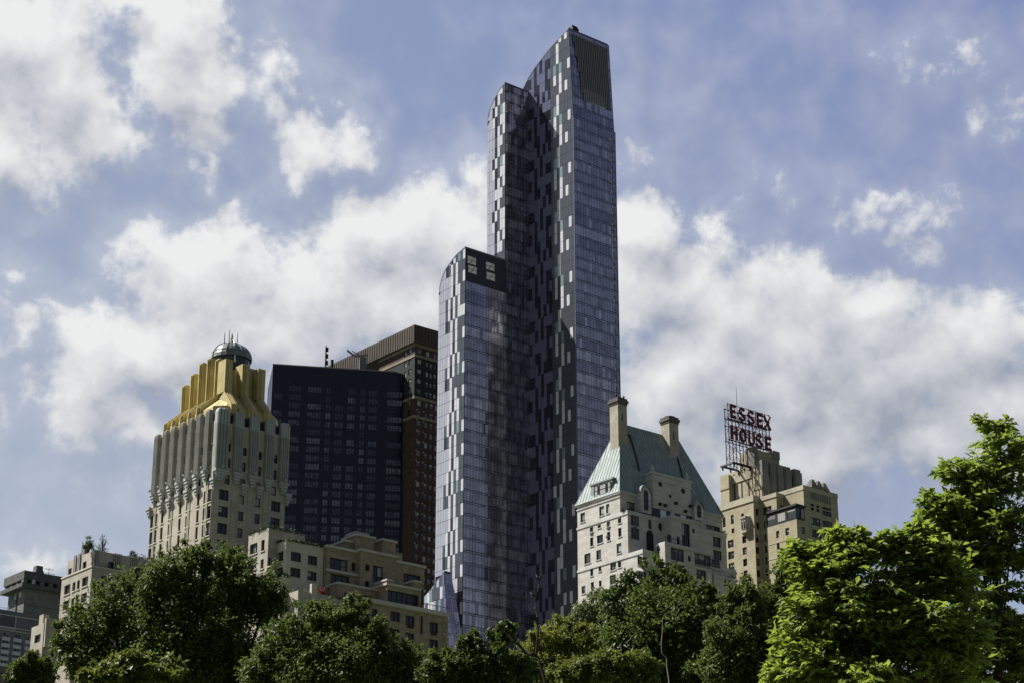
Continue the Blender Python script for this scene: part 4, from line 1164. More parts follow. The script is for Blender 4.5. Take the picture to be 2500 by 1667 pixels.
def pier(face, a, w, corner=False):
    base = GV.vN if face == 'N' else GV.u0
    def ring(z, sc, n=3):
        pts = []
        fl = 4
        for i in range(fl):
            c = a - w / 2 + w * (i + .5) / fl; r = w / fl / 2
            for k in range(5):
                an = math.pi * k / 4
                x = c - r * math.cos(an); y = .45 + r * 1.1 * math.sin(an)
                pts.append((a + (x - a) * sc, y * (sc if sc < 1 else 1)))
        pts = [(a - w / 2 * sc, -.3)] + pts + [(a + w / 2 * sc, -.3)]
        P3 = [face_pt(face, x, z, o, base) for x, o in pts]
        return P3[::-1] if face == 'N' else P3
    zm = zcap
    mb = MB(); mb.rings([ring(zpier, 1), ring(zm, 1)], 0, cap=False)
    p = mb.build('pier', M['parc_pier'], G.o)
    mb = MB(); mb.rings([ring(zm + .002, 1.0), ring(ztop - .9, 1.0), ring(ztop - .45, .9), ring(ztop - .15, .7), ring(ztop, .35)], 0)
    mb.build('pier_cap', M['parc_cap'] if face == 'N' else M['parc_pier'], p)
    cb = MB()
    for k, (dz, ww, o) in enumerate(((0, .5, .85), (-.5, .42, .74), (-1.0, .32, .6), (-1.5, .2, .42))):
        fbox(cb, face, base, a - w * ww, a + w * ww, zpier + dz - .47, zpier + dz - .003, .003, o)
    q = face_pt(face, a, zpier + .3, 1.15, base); cb.lathe([(.05, q[2] - .25), (.28, q[2]), (.2, q[2] + .25), (.02, q[2] + .32)], q[0], q[1], 8)
    cb.build('corbel', M['parc_cap'], p)
for x, y in ((733, 700), (832, 730), (930, 755), (1025, 780)): pier('N', GV.n(z1(x, y))[0], 1.75)
an = GV.n(z1(627, 700))[0]; pier('N', an, 2.5)
for x, y in ((548, 720), (491, 745), (436, 770), (380, 800), (325, 830), (272, 855), (218, 880)): pier('E', GV.e(z1(x, y))[0], 1.35)
# second, lower row of small corbels
for face, pts_ in (('E', ((586, 990), (478, 1045), (417, 1070), (363, 1095), (303, 1125), (251, 1150), (176, 1182))), ('N', ((765, 1033), (865, 1050), (1045, 1095)))):
    for (x, y) in pts_:
        base = GV.vN if face == 'N' else GV.u0
        a, z = GV.n(z1(x, y)) if face == 'N' else GV.e(z1(x, y))
        cb = MB()
        for k, (dz, ww, o) in enumerate(((0.9, .62, .75), (.4, .5, .62), (-.1, .38, .48), (-.6, .22, .3))): fbox(cb, face, base, a - ww, a + ww, z + dz - .47, z + dz - .003, .003, o)
        cb.build('small_corbel', M['parc_cap'], G.o)
# slender fluting strips on the plain wall below the piers
fl = MB()
for x, y in ((548, 720), (436, 770), (325, 830), (218, 880)):
    v = GV.e(z1(x, y))[0]
    for d in (-.62, -.2): fbox(fl, 'E', GV.u0, v + d - .12, v + d + .12, zpier - 16, zpier - 1.9, .003, .12)
for x, y in ((733, 700), (832, 730), (930, 755)):
    u = GV.n(z1(x, y))[0]
    for d in (-.5, .5): fbox(fl, 'N', GV.vN, u + d - .1, u + d + .1, zpier - 16, zpier - 1.9, .003, .10)
fl.build('wall_flute', M['parc'], G.o)
# ---- gilded crown
cu0, cu1, cv0, cv1 = .5, GV.u1 - .6, .5, GV.v1 - .5
ze = GV.n(z1(800, 575))[1] + .15          # eaves
ze = G.N(z1(835, 592), cv0)[1]
i_v, i_u = 3.9, 4.6                       # how far the core stands back
zk = G.N(z1(655, 412), cv0 + i_v)[1]      # foot of the fins
zf = G.N(z1(683, 203), cv0 + i_v)[1]      # fin tops at the near corner
ku0, ku1, kv0, kv1 = cu0 + i_u, cu1 - i_u * .8, cv0 + i_v, cv1 - i_u * .9
print('CROWN', ze, zk, zf, ku0, ku1, kv0, kv1)
zs_ = ze + (zk - ze) * .30                # lower steep skirt, then the slope
mb = MB()
def rect4(a0, a1, b0, b1, z): return [(a0, b0, z), (a1, b0, z), (a1, b1, z), (a0, b1, z)]
ch = 1.5
def oct8(a0, a1, b0, b1, z, c): return [(a0 + c, b0, z), (a1 - c, b0, z), (a1, b0 + c, z), (a1, b1 - c, z), (a1 - c, b1, z), (a0 + c, b1, z), (a0, b1 - c, z), (a0, b0 + c, z)]
q_ = .22
mb.rings([oct8(cu0, cu1, cv0, cv1, ze, 1.6), oct8(cu0 + .15, cu1 - .15, cv0 + .15, cv1 - .15, zs_, 1.6), oct8(ku0 - .05, ku1 + .05, kv0 - .05, kv1 + .05, zk, .8), oct8(ku0, ku1, kv0, kv1, zk + .01, .8)])
zcore = zf - 2.2
mb.build('crown_skirt', gold, G.o)
mb = MB(); mb.rings([oct8(ku0, ku1, kv0, kv1, zk, .8), oct8(ku0, ku1, kv0, kv1, zf - 1.6, .8)]); 
mb.build('crown_wall', gold, G.o)
def fin(face, a, zt, w=1.5, dep=1.6, inner=.9):
    """upright fin on the crown wall, its rib running on down the slope"""
    base = kv0 if face == 'N' else ku0
    eb = cv0 if face == 'N' else cu0
    mb = MB()
    for dx, wd, o in ((0, w, dep), (0, w * .62, dep + .22), (0, w * .26, dep + .42)):
        off = .0 if wd == w else .12 * (2 if wd < w * .4 else 1)
        fbox(mb, face, base, a - wd / 2, a + wd / 2, zk - .4, zt - off * 1.6, -inner, o)
    # rib on the slope
    for wd, o in ((w, .42), (w * .6, .62), (w * .24, .8)):
        p = lambda x, z, off: face_pt(face, x, z, off, base)
        sl_ = base - eb - .15
        r0 = [p(a - wd / 2, zk - .4, dep + o - .42), p(a + wd / 2, zk - .4, dep + o - .42), p(a + wd / 2, zk - 1.4, 0), p(a - wd / 2, zk - 1.4, 0)]
        r1 = [p(a - wd / 2, zs_ + .5, sl_ + o), p(a + wd / 2, zs_ + .5, sl_ + o), p(a + wd / 2, zs_ - .5, sl_ - .4), p(a - wd / 2, zs_ - .5, sl_ - .4)]
        r2 = [p(a - wd / 2, ze + .3, sl_ + o + .1), p(a + wd / 2, ze + .3, sl_ + o + .1), p(a + wd / 2, ze + .1, sl_ - .4), p(a - wd / 2, ze + .1, sl_ - .4)]
        mb.rings([r0, r1, r2])
    return mb.build('crown_fin', gold, G.o)
for x, yt, yb in ((678, 203, 400), (785, 235, 440), (885, 265, 470)):
    u, zt = G.N(z1(x, yt), kv0 - 1.4); fin('N', u, zt)
for x, yt in ((612, 200), (560, 195), (508, 226), (454, 296), (398, 368)):
    v, zt = G.E(z1(x, yt), ku0 - 1.4); fin('E', v, zt, .95)
# fins of the far sides, seen above the core
for i in range(3):
    f = .2 + .3 * i; u = ku0 + (ku1 - ku0) * f
    q = MB(); q.box(u - .7, u + .7, kv1 - .8, kv1 + 1.2, zk, zf + .4); q.build('crown_fin', gold, G.o)
for i in range(4):
    f = .12 + .24 * i; v = kv0 + (kv1 - kv0) * f
    q = MB(); q.box(ku1 - 1.0, ku1 + 1.2, v - .7, v + .7, zk, zf - .3 + .5 * (i in (1, 2))); q.build('crown_fin', gold, G.o)
# small finials on the eaves between the pier tops
for x, y in ((735, 515), (838, 542), (936, 568)):
    u, z = GV.n(z1(x, y)); q = MB(); q.lathe([(.2, z - 1.2), (.1, z - .5), (.28, z - .3), (.28, z), (.03, z + .12)], u, .2, 8); q.build('eave_finial', M['frame_d'], G.o)
for x, y in ((542, 522), (484, 550), (428, 580), (371, 610), (318, 635), (267, 672)):
    v, z = GV.e(z1(x, y)); q = MB(); q.lathe([(.2, z - 1.2), (.1, z - .5), (.28, z - .3), (.28, z), (.03, z + .12)], .2, v, 8); q.build('eave_finial', M['frame_d'], G.o)
ev = MB(); ev.box(cu0 - .25, cu1 + .2, cv0 - .25, cv1, GV.z1 + .02, ze - .02); ev.build('eaves_recess', M['black'], G.o)  # solid black block paints the shade under the eaves
# dome
vd = (kv0 + kv1) / 2 - .5
ud, zd0 = G.N(z1(690, 215), vd); ul, _ = G.N(z1(552, 215), vd); ur, _ = G.N(z1(822, 215), vd)
_, zdt = G.N(z1(690, 102), vd)
rd = (ur - ul) / 2 * .86; ud = (ul + ur) / 2
hd = zdt - zd0
print('DOME', ud, vd, rd, zd0, zdt)
db = MB(); db.rings([[(ud + rd * .93 * math.cos(2 * math.pi * k / 24), vd + rd * .93 * math.sin(2 * math.pi * k / 24), z) for k in range(24)] for z in (zk, zd0 + .3)])
db.build('dome_drum', M['dome_glass'] if 'dome_glass' in M else glass('dome_glass', (.05, .06, .065), .12, .3), G.o)
M['dome_glass'] = glass('dome_dark_glass', (.15, .17, .175), .4, .1)
M['dome_metal'] = stone('grey_zinc', (.25, .29, .28), (.185, .22, .21), .4, rough=.8)
cl_ = G.loc(EYE); cam_a = math.atan2(cl_.y - vd, cl_.x - ud)
db = MB(); NS = 24; NR = 8
for i in range(NR):
    a0, a1 = math.pi / 2 * i / NR, math.pi / 2 * (i + 1) / NR
    for k in range(NS):
        b0, b1 = 2 * math.pi * k / NS, 2 * math.pi * (k + 1) / NS
        p_ = lambda a, b: (ud + rd * math.cos(a) * math.cos(b), vd + rd * math.cos(a) * math.sin(b), zd0 + hd * math.sin(a))
        db.quad(p_(a0, b0), p_(a0, b1), p_(a1, b1), p_(a1, b0), 1 if abs(((k + .5) / NS * 2 * math.pi - cam_a + math.pi) % (2 * math.pi) - math.pi) > R(40) or i == NR - 1 else 0)
dob = db.build('dome', [M['dome_glass'], M['dome_metal']], G.o)
rb = MB()
for k in range(0, 24, 3):
    b0 = 2 * math.pi * k / NS; rb.tube([(ud + (rd + .05) * math.cos(math.pi / 2 * i / 10) * math.cos(b0), vd + (rd + .05) * math.cos(math.pi / 2 * i / 10) * math.sin(b0), zd0 + (hd + .05) * math.sin(math.pi / 2 * i / 10)) for i in range(11)], .09, 5)
for i in (2,): rb.tube([(ud + (rd + .03) * math.cos(math.pi / 2 * i / 8) * math.cos(2 * math.pi * k / 24), vd + (rd + .03) * math.cos(math.pi / 2 * i / 8) * math.sin(2 * math.pi * k / 24), zd0 + hd * math.sin(math.pi / 2 * i / 8)) for k in range(25)], .05, 4, cap=False)
rb.build('dome_ribs', M['dome_metal'], dob)
# white mast on the front of the dome and whip aerials
fm = Vector((ud, vd, 0)); fdir = Vector((-.35, -.94, 0))
q = MB(); q.tube([fm + fdir * (rd + .35) + Vector((0, 0, zd0 - 1.5)), fm + fdir * (rd * .75) + Vector((0, 0, zd0 + hd * .75)), fm + fdir * (rd * .35) + Vector((0, 0, zdt + .3))], [.17, .17, .12], 6); q.build('dome_mast', M['frame_w'], dob)
q = MB(); q.lathe([(.5, zdt - .1), (.3, zdt + .5), (.12, zdt + 1.4), (.05, zdt + 2.0)], ud, vd, 8); q.build('finial_cap', M['frame_d'], dob)
for x, y0, y1 in ((651, 35, 100), (682, 15, 95), (701, 50, 95), (733, 35, 105)):
    u, za = G.N(z1(x, y0), vd - 1); _, zb = G.N(z1(x, y1 + 12), vd - 1); q = MB(); q.tube([(u, vd - 1, zb), (u, vd - 1, za)], [.09, .05], 5); q.build('whip_aerial', M['steel'], dob)

# ================================================================== blue-black glass slab
z2 = Z(640, 760, .40816)
rotD = R(10.5)
D = Bld('black_glass_slab', 'wide blue black glass slab with rows of small lit grid windows behind the gold crown', z2(65, 318), 592, rot=rotD)
DV = Vol(D, z2(65, 318), z2(40, 330), z2(826, 268), vN=0, v1=22)
print('DARK', DV.u0, DV.u1, DV.z1)
FD = (DV.n(z2(300, 660))[1] - DV.n(z2(290, 1285))[1]) / 12
rows_z0 = DV.n(z2(310, 467))[1]
# lower part flares out to the right
zA_ = DV.n(z2(848, 960))[1]; zB_ = DV.n(z2(876, 1055))[1]
ub = DV.n(z2(872, 1100))[0]; ua = DV.n(z2(850, 800))[0]
mb = MB()
rc_ = 2.6
def dring(z, u1): return [(DV.u0, 0, z), (u1 - rc_, 0, z)] + [(u1 - rc_ + rc_ * math.sin(a), rc_ - rc_ * math.cos(a), z) for a in (R(25), R(50), R(75), R(90))] + [(u1, 22, z), (DV.u0, 22, z)]
mb.rings([dring(0, ub), dring(zB_, ub), dring(zA_, ua), dring(DV.z1, ua)])
mb.build('glass_wall', M['dark'], D.o)
# faint floor lines and joints
fl = MB()
k = 0; z = DV.z1 - 1.3
while z > 60:
    u1 = ua - rc_ if z > zA_ else ub - rc_
    if k % 1 == 0: fl.box(DV.u0 + .1, u1, -.05, -.003, z - .06, z + .06)
    z -= FD / 3; k += 1
for x in (150, 235, 365, 425, 495, 565, 620, 700):
    u = DV.n(z2(x, 600))[0]; fl.box(u - .06, u + .06, -.07, -.052, 60, DV.z1 - .5)
tag(fl.build('floor_line', principled('slab_joint_metal', (.022, .025, .045), .35, .4)[0], D.o), kind='stuff')
rngd = random.Random(12)
wm = [principled('slab_window_dim', (.042, .047, .076), .25)[0], principled('slab_window_mid', (.085, .092, .13), .25)[0], principled('slab_window_bright', (.14, .148, .185), .3)[0], M['dark']]
COLS = ((93, 120 - 65, 3), (193, 75, 4), (312, 86, 5), (395, 34, 2), (460, 54, 3), (533, 48, 3), (600, 32, 2), (662, 56, 3), (792, 96, 5))
wins = []
for r_ in range(22):
    zc_ = rows_z0 - r_ * FD
    for ci, (x, w, n) in enumerate(COLS):
        u = DV.n(z2(x - (3.2 * r_ * .38), 467 + r_ * 52))[0] if False else DV.n(z2(x, 560))[0]
        hw = w * .40816 / 8.45 / 2
        p_ = .84 if r_ > 2 else .35
        if r_ in (5, 10) : p_ *= .3
        if rngd.random() > p_: lvl = 0 if rngd.random() < .6 else None
        else: lvl = rngd.choice((0, 1, 1, 2)) if r_ > 0 else 1
        wins.append((r_, zc_, u, hw, n, lvl))
stuff = MB(); cnt = 0
wins_sorted = sorted([w for w in wins if w[5] is not None], key=lambda w: -w[1])
for (r_, zc_, u, hw, n, lvl) in wins_sorted:
    cnt += 1
    q = MB() if cnt <= 100 else stuff
    pw_ = 2 * hw / n
    for i in range(n):
        for (a, b) in ((-.62, -.22), (-.16, .62)):
            l2 = lvl if rngd.random() < .8 else max(0, lvl - 1)
            x0 = u - hw + i * pw_ + .09; x1 = u - hw + (i + 1) * pw_ - .09
            q.quad((x0, -.09, zc_ + a * FD * .5), (x1, -.09, zc_ + a * FD * .5), (x1, -.09, zc_ + b * FD * .5), (x0, -.09, zc_ + b * FD * .5), l2)
    if cnt <= 100: q.build('window', wm, D.o)
tag(stuff.build('window', wm, D.o), kind='stuff')
# parapet line, mast and roof derrick
q = MB(); q.box(DV.u0 - .1, ua - rc_, -.12, .5, DV.z1 + .003, DV.z1 + .35); q.build('parapet_rail', principled('pale_roof_rail', (.2, .2, .21), .5)[0], D.o)
u, za = DV.n(z2(385, 200)); q = MB(); q.tube([(u, 1, DV.z1), (u, 1, za)], [.28, .22], 6)
for k in range(4): zz = za - 1.0 - k * 2.2; q.box(u - .15, u + .75, .7, 1.3, zz - .8, zz + .5)
q.build('antenna_mast', M['black'], D.o)
u, za = DV.n(z2(422, 278)); q = MB(); q.lathe([(.45, DV.z1), (.45, za - .4), (.6, za - .3), (.1, za)], u, 1.2, 8); q.build('roof_vent', M['black'], D.o)
q = MB(); dz_ = DV.z1
uu = lambda x, y: DV.n(z2(x, y), ) 
p1 = DV.n(z2(515, 212)); p2 = DV.n(z2(562, 248)); p3 = DV.n(z2(638, 240))
q.bar((p1[0], 3, p1[1]), (p2[0], 3, p2[1]), .42); q.bar((p2[0], 3, p2[1]), (p3[0], 3, p3[1]), .42); q.bar((p1[0] + 1.5, 3, p1[1] - .1), (p2[0] + 2.5, 3, p2[1]), .2)
q.box(p2[0] + 1.4, p3[0] - .4, 2, 4.4, dz_, p2[1] - .4); q.bar((p1[0] + .2, 3, p1[1]), (p1[0] + .2, 3, DV.z1 - .3), .07)
q.build('roof_derrick', principled('derrick_grey', (.13, .135, .14), .6)[0], D.o)

# ================================================================== brown brick tower
Bn = Bld('brown_brick_tower', 'dark brown brick tower with tan stone bands and a jutting bronze crown', z2(915, 205), 596)
BV = Vol(Bn, z2(915, 205), z2(700, 330), z2(1075, 250), vN=0)
BV.v1 = max(BV.v1, 18)
zband = [BV.n(z2(915, y))[1] for y in (200, 262, 512, 628)]
FB = (BV.n(z2(942, 605))[1] - BV.n(z2(922, 1485))[1]) / 14.3
def bw(face, x, y, w, h, n, k): BV.grid(face, z2(x, y), w * .40816, h * .40816, n, FB, k)
bw('N', 944, 240, 28, 34, 1, 12); bw('N', 992, 256, 24, 34, 1, 12); bw('N', 1036, 268, 22, 34, 1, 12)
bw('N', 942, 300, 26, 32, 4, 12); 
for i in range(3): bw('N', 988 + i * 23, 318 + i * 7, 19, 32, 4, 12)
bw('N', 940, 547, 26, 38, 2, 12); bw('N', 938, 665, 26, 36, 16, 12)
for i in range(3): bw('N', 984 + i * 30, 560 + i * 9, 22, 38, 2, 12); bw('N', 982 + i * 30, 680 + i * 9, 22, 36, 16, 12)
bw('E', 886, 243, 17, 32, 1, 12); bw('E', 857, 258, 13, 30, 1, 12); bw('E', 885, 302, 17, 34, 4, 12); bw('E', 857, 318, 11, 34, 4, 12); bw('E', 880, 550, 16, 34, 1, 12); bw('E', 880, 605, 16, 38, 1, 8)
BV.make(M['brown'], 'wall', .2, frame=M['frame_d'])
for zz in zband: band(Bn, BV, zz - .45, zz + .45, .22, M['brown_band'], 'stone_band')
# the dark green storeys between the upper bands
q = MB()
for face, base, a0, a1, ws in (('N', BV.vN, BV.u0, BV.u1, BV.wN), ('E', BV.u0, BV.vN, BV.v1, BV.wE)):
    wall_face(q, face, base - .06, a0 - .06, a1, zband[2] + .46, zband[1] - .46, [w for w in ws if zband[2] < w[2] and w[3] < zband[1]], .05)
q.build('dark_green_wall', M['brown_d'], Bn.o)
# crown
zt = Bn.N(z2(917, 80), -1.2)[1]
q = MB(); q.box(BV.u0 - 1.2, BV.u1 + 1.2, BV.vN - 1.2, BV.v1 + 40, zband[0] + .46, zt)
q.build('jutting_crown', M['crownbox'], Bn.o)
rb_ = MB()
n = 42
for i in range(n): v = BV.vN - 1 + i * 1.25; rb_.box(BV.u0 - 1.32, BV.u0 - 1.203, v - .12, v + .12, zband[0] + .7, zt - .4)
for i in range(16): u = BV.u0 - 1 + i * 1.3; rb_.box(u - .12, u + .12, BV.vN - 1.32, BV.vN - 1.203, zband[0] + .7, zt - .4)
rb_.build('crown_rib', M['brown'], Bn.o)
bl = MB()
for i in range(14):
    for x, y in ((925, 585), (965, 600)):
        u, z = BV.n(z2(x, y)); z -= i * FB; bl.box(u - .16, u + .16, -.2, -.003, z - .16, z + .16)
tag(bl.build('stone_boss', M['frame_l'], Bn.o), kind='stuff')

# ================================================================== far left: grey concrete shaft
z8 = Z(0, 1240, .27233); zl = Z(0, 1370, .18935); z9 = Z(560, 1240, .25513); z9b = Z(100, 1300, .2636)
C = Bld('grey_concrete_tower', 'blank grey concrete shaft with an open top gallery and a slim chimney', zl(325, 345), 862)
CV = Vol(C, zl(325, 345), zl(112, 420), zl(830, 420))
slz1 = CV.n(zl(338, 130))[1]; slz0 = CV.n(zl(338, 240))[1]
CV.make(M['concrete'], 'shaft_wall', .2)
q = MB(); q.box(CV.u0 - 3, CV.u1 + 2, CV.vN - 3, CV.v1 + 2.4, CV.z1 + .003, CV.z1 + 1.7); q.build('gallery_floor', M['concrete_d'], C.o)
q = MB(); q.box(CV.u0 - 2.0, CV.u1 + 1.6, CV.vN - 2.0, CV.v1 + 1.6, slz0, slz1); q.build('roof_slab', M['concrete_d'], C.o)
q = MB(); q.box(CV.u0 + 4.5, CV.u1 - 1, CV.vN + 4.5, CV.v1 - 7, CV.z1 + 1.703, slz0 - .003); q.build('gallery_core', M['black'], C.o)
for i in range(6):
    f = i / 5; u = CV.u0 - 1.0 + (CV.u1 - CV.u0 + 1.6) * f
    q = MB(); q.box(u - .9, u + .9, CV.vN - 1.6, CV.vN + .2, CV.z1 + 1.703, slz0 - .003); q.build('gallery_column', M['concrete'], C.o)
for f in (.35, .68, .97):
    v = CV.vN - 1 + (CV.v1 - CV.vN + 1.6) * f
    q = MB(); q.box(CV.u0 - 1.6, CV.u0 + .2, v - .75, v + .75, CV.z1 + 1.703, slz0 - .003); q.build('gallery_column', M['concrete'], C.o)
u, zt = CV.n(zl(578, 28)); q = MB(); q.rings([[(u + a * s * 2.1, 6 + b * s * 2.1, z) for a, b in ((-1, -1), (1, -1), (1, 1), (-1, 1))] for z, s in ((slz1, 1.15), (slz1 + 3.4, .75), (zt, .72))]); q.build('chimney', M['concrete_d'], C.o)
u, z = CV.n(zl(732, 190)); q = MB(); q.bar((u, 8, slz1), (u, 8, slz1 + 5.6), .18)
for k, w in ((3.2, 3.0), (5.1, 2.2)): q.bar((u - w, 8, slz1 + k), (u + w, 8, slz1 + k), .15)
q.build('aerial', M['steel'], C.o)
u, z = CV.n(zl(398, 285)); q = MB(); q.rings([[(u + r_ * .5 * math.cos(2 * math.pi * k / 12), CV.vN - 2.2 - o, z + r_ * math.sin(2 * math.pi * k / 12)) for k in range(12)] for r_, o in ((.3, -.5), (1.3, 0), (1.5, .4))]); q.build('satellite_dish', M['frame_l'], C.o)
for x, y in ((210, 455), (262, 425)):
    v, z = CV.e(zl(x, y)); q = MB(); fbox(q, 'E', CV.u0, v - 1.2, v + 1.2, z - 1.1, z + 1.1, .003, .1); q.build('wall_patch', M['frame_l'], C.o)
v, z = CV.e(zl(212, 570)); q = MB(); q.box(CV.u0 - .3, CV.u0 - .003, v - .4, v + .4, z - 5, z + 5); q.build('drain_pipe', M['black'], C.o)
for k in range(3):
    mbx = MB(); zz = CV.z1 - 7 - k * 9; mbx.box(CV.u0 - .06, CV.u1, CV.vN - .06, CV.vN - .003, zz - .15, zz + .15); mbx.build('joint_line', M['concrete_d'], C.o)

# white and grey banded flats
Fl = Bld('banded_flats', 'grey block of flats with white spandrels and paired windows below the concrete shaft', zl(-150, 570), 800)
FV = Vol(Fl, zl(-150, 570), zl(-260, 600), zl(500, 745))
FV.z1 = FV.n(zl(100, 630))[1]
FF = (FV.n(zl(70, 1050))[1] - FV.n(zl(48, 1305))[1]) / 3
for x in (80, 228): FV.grid('N', zl(x, 940 if x < 100 else 962), 78 * .18935, 62 * .18935, 6, FF, 0)
FV.grid('N', zl(360, 985), 48 * .18935, 70 * .18935, 1, FF, 10); FV.grid('N', zl(-70, 910), 78 * .18935, 62 * .18935, 6, FF, 0)
FV.make(M['flats'], 'wall', .2, frame=M['frame_l'])
for x, y in ((78, 995), (225, 1015), (360, 1038), (-70, 970)):
    u, z = FV.n(zl(x, y))
    for k in range(6 if x < 300 else 4):
        w = 1.75 if x < 300 else 1.2
        zz = z - k * FF; q = MB(); q.box(u - w, u + w, -.12, -.003, zz - .72, zz + .72); q.build('spandrel_panel', M['white_panel'], Fl.o)
q = MB()
for y in (690, 845, 885): 
    u, z = FV.n(zl(100, y)); q.box(FV.u0, FV.u1, -.2, -.003, z - .22, z + .22)
q.build('string_course', M['frame_l'], Fl.o)
u, z = FV.n(zl(100, 770)); q = MB(); fbox(q, 'N', 0, u - 3.9, u + 3.6, z - 2.9, z + 2.7, .003, .1, 0); fquad(q, 'N', 0, u - 3.5, u + 3.2, z - 2.5, z + 2.4, .105, 1); q.build('plant_grille', [M['frame_l'], M['win_g']], Fl.o)
railing(Fl, [(FV.u0, .1, FV.z1), (FV.u1, .1, FV.z1)], .9, 'roof_railing')
Lw = Bld('low_dark_block', 'low blue grey flat roofed block at the bottom left corner', zl(-120, 1360), 320)
LV = Vol(Lw, zl(-120, 1340), zl(-200, 1360), zl(235, 1420)); LV.make(M['concrete_d'], 'wall', .2)
band(Lw, LV, LV.z1 - .9, LV.z1 + .1, .3, M['concrete_d'], 'parapet_coping')

# small beige block with a parapet, in front of the flats
S_ = Bld('small_beige_block', 'small weathered beige block with a chimney stub between flats and large dark tree', zl(570, 790), 318)
SV = Vol(S_, zl(570, 790), zl(405, 900), zl(770, 780), vN=0)
sF = (SV.e(zl(485, 990))[1] - SV.e(zl(465, 1200))[1])
SV.grid('E', zl(483, 992), 75 * .18935, 100 * .18935, 4, sF, 2); SV.grid('N', zl(690, 970), 45 * .18935, 90 * .18935, 4, sF, 8)
SV.make(M['beige'], 'wall', .35, parapet=.6)
q = MB(); v, z = SV.e(zl(515, 760)); q.box(SV.u0 + .2, SV.u0 + 1.2, v - .7, v + .7, SV.z1 - 1, SV.n(zl(570, 740))[1] + 1.0); q.build('chimney', M['beige'], S_.o)
q = MB(); u, z = SV.n(zl(605, 930)); q.box(SV.u0 + .1, u + .9, -.5, -.003, z - 2.2, z + 2.4); q.build('bay', M['beige'], S_.o)

# ================================================================== pale art deco block left of the gold crown
L2 = Bld('pale_terrace_block', 'pale beige apartment block with fluted strips and small trees on its roof terrace', z8(825, 520), 318)
LVv = Vol(L2, z8(825, 520), z8(555, 640), z8(1480, 600))
LU = Vol(L2, z8(787, 362), z8(612, 435), z8(1480, 470), vN=1.2); LU.u0 = .9; LU.zb = LVv.z1 - .8
LU.v1 = L2.E(z8(612, 435), .9)[0]; 
F8 = (LVv.e(z8(762, 655))[1] - LVv.e(z8(750, 800))[1])
def w8(vol, face, x, y, w, h, n, k): vol.grid(face, z8(x, y), w * .27233, h * .27233, n, F8, k)
w8(LVv, 'E', 762, 657, 52, 82, 4, 2); w8(LVv, 'E', 702, 685, 24, 80, 4, 1); w8(LVv, 'E', 662, 702, 26, 80, 4, 1); w8(LVv, 'E', 602, 728, 52, 85, 4, 2)
w8(LU, 'E', 757, 515, 32, 75, 1, 0); w8(LU, 'E', 712, 538, 20, 75, 1, 1); w8(LU, 'E', 676, 555, 20, 75, 1, 1); w8(LU, 'E', 626, 578, 30, 78, 1, 0)
w8(LU, 'N', 1018, 523, 98, 75, 1, 11); w8(LU, 'N', 855, 488, 38, 55, 1, 1); w8(LU, 'N', 1203, 555, 38, 70, 1, 1); w8(LVv, 'N', 930, 640, 50, 70, 3, 0); w8(LVv, 'N', 1110, 690, 50, 70, 2, 0)
LVv.make(M['beige'], 'lower_wall', .35, sill=M['beige_w']); LU.make(M['beige'], 'upper_wall', .35, parapet=.9)
for x in (855, 1055, 1208, 1330, 1425):
    u, z = LU.n(z8(x, 430)); q = MB()
    for d in (-.55, -.2, .2, .55): q.box(u + d - .12, u + d + .12, LU.vN - .14, LU.vN - .003, LU.z1 - 3.6, LU.z1 + .1)
    q.box(u - .7, u + .7, LU.vN - .09, LU.vN - .003, LU.z1 - 2.3, LU.z1 - 2.1)
    q.build('fluted_strip', M['parc_pier'], L2.o)
for x, y in ((678, 405), (716, 380)):
    v, z = LU.e(z8(x, y + 60)); q = MB()
    for d in (-.25, .25): q.box(LU.u0 - .2, LU.u0 - .003, v + d - .15, v + d + .15, z - 12, LU.z1 + .4)
    q.build('fluted_strip', M['parc_pier'], L2.o)
v, z = LU.e(z8(718, 380)); q = MB(); q.box(LU.u0 + .5, LU.u0 + 1.4, v - .6, v + .5, LU.z1 - .5, LU.z1 + 2.0); q.build('chimney', M['concrete'], L2.o)
band(L2, LVv, LVv.z1 - .1, LVv.z1 + .15, .12, M['beige_w'], 'string_course')
u, z = LU.n(z8(1365, 400)); q = MB(); q.rings([[(u + r_ * math.cos(a), LU.vN + .6, zz + r_ * math.sin(a)) for a in [math.pi * k / 8 for k in range(9)]] for r_, zz in ((.7, LU.z1),)] + [[(u + .7 * math.cos(a), LU.vN + 1.2, LU.z1 + .7 * math.sin(a)) for a in [math.pi * k / 8 for k in range(9)]]]); q.build('arched_parapet', M['parc_pier'], L2.o)

# ================================================================== stepped beige block right of the gold crown
Q = Bld('stepped_beige_block', 'beige stepped apartment block with hedge lined terraces beside the tan brick building', z9(545, 290), 322)
Q1 = Vol(Q, z9(545, 292), z9(370, 352), z9(905, 362))
Q2 = Vol(Q, z9(378, 184), z9(185, 262), z9(725, 262), vN=2.6)
Q2.v1 = Q.E(z9(185, 262), Q2.u0)[0]; Q1.v1 = 6
F9 = (Q1.e(z9(480, 465))[1] - Q1.e(z9(474, 615))[1])
def w9(vol, face, x, y, w, h, n, k, dz=None): vol.grid(face, z9(x, y), w * .25513, h * .25513, n, dz or F9, k)
w9(Q1, 'E', 480, 466, 72, 92, 5, 2); w9(Q1, 'N', 638, 465, 100, 92, 2, 0); w9(Q1, 'N', 797, 500, 92, 92, 2, 0)
w9(Q2, 'E', 231, 388, 70, 100, 4, 2); w9(Q2, 'E', 320, 355, 32, 105, 1, 1); w9(Q2, 'E', 384, 508, 36, 90, 3, 0); w9(Q2, 'E', 312, 533, 30, 90, 3, 0)
Q1.make(M['beige_w'], 'front_wall', .35, parapet=.8, sill=M['beige_w']); Q2.make(M['beige'], 'rear_wall', .35, parapet=.8, sill=M['beige_w'])
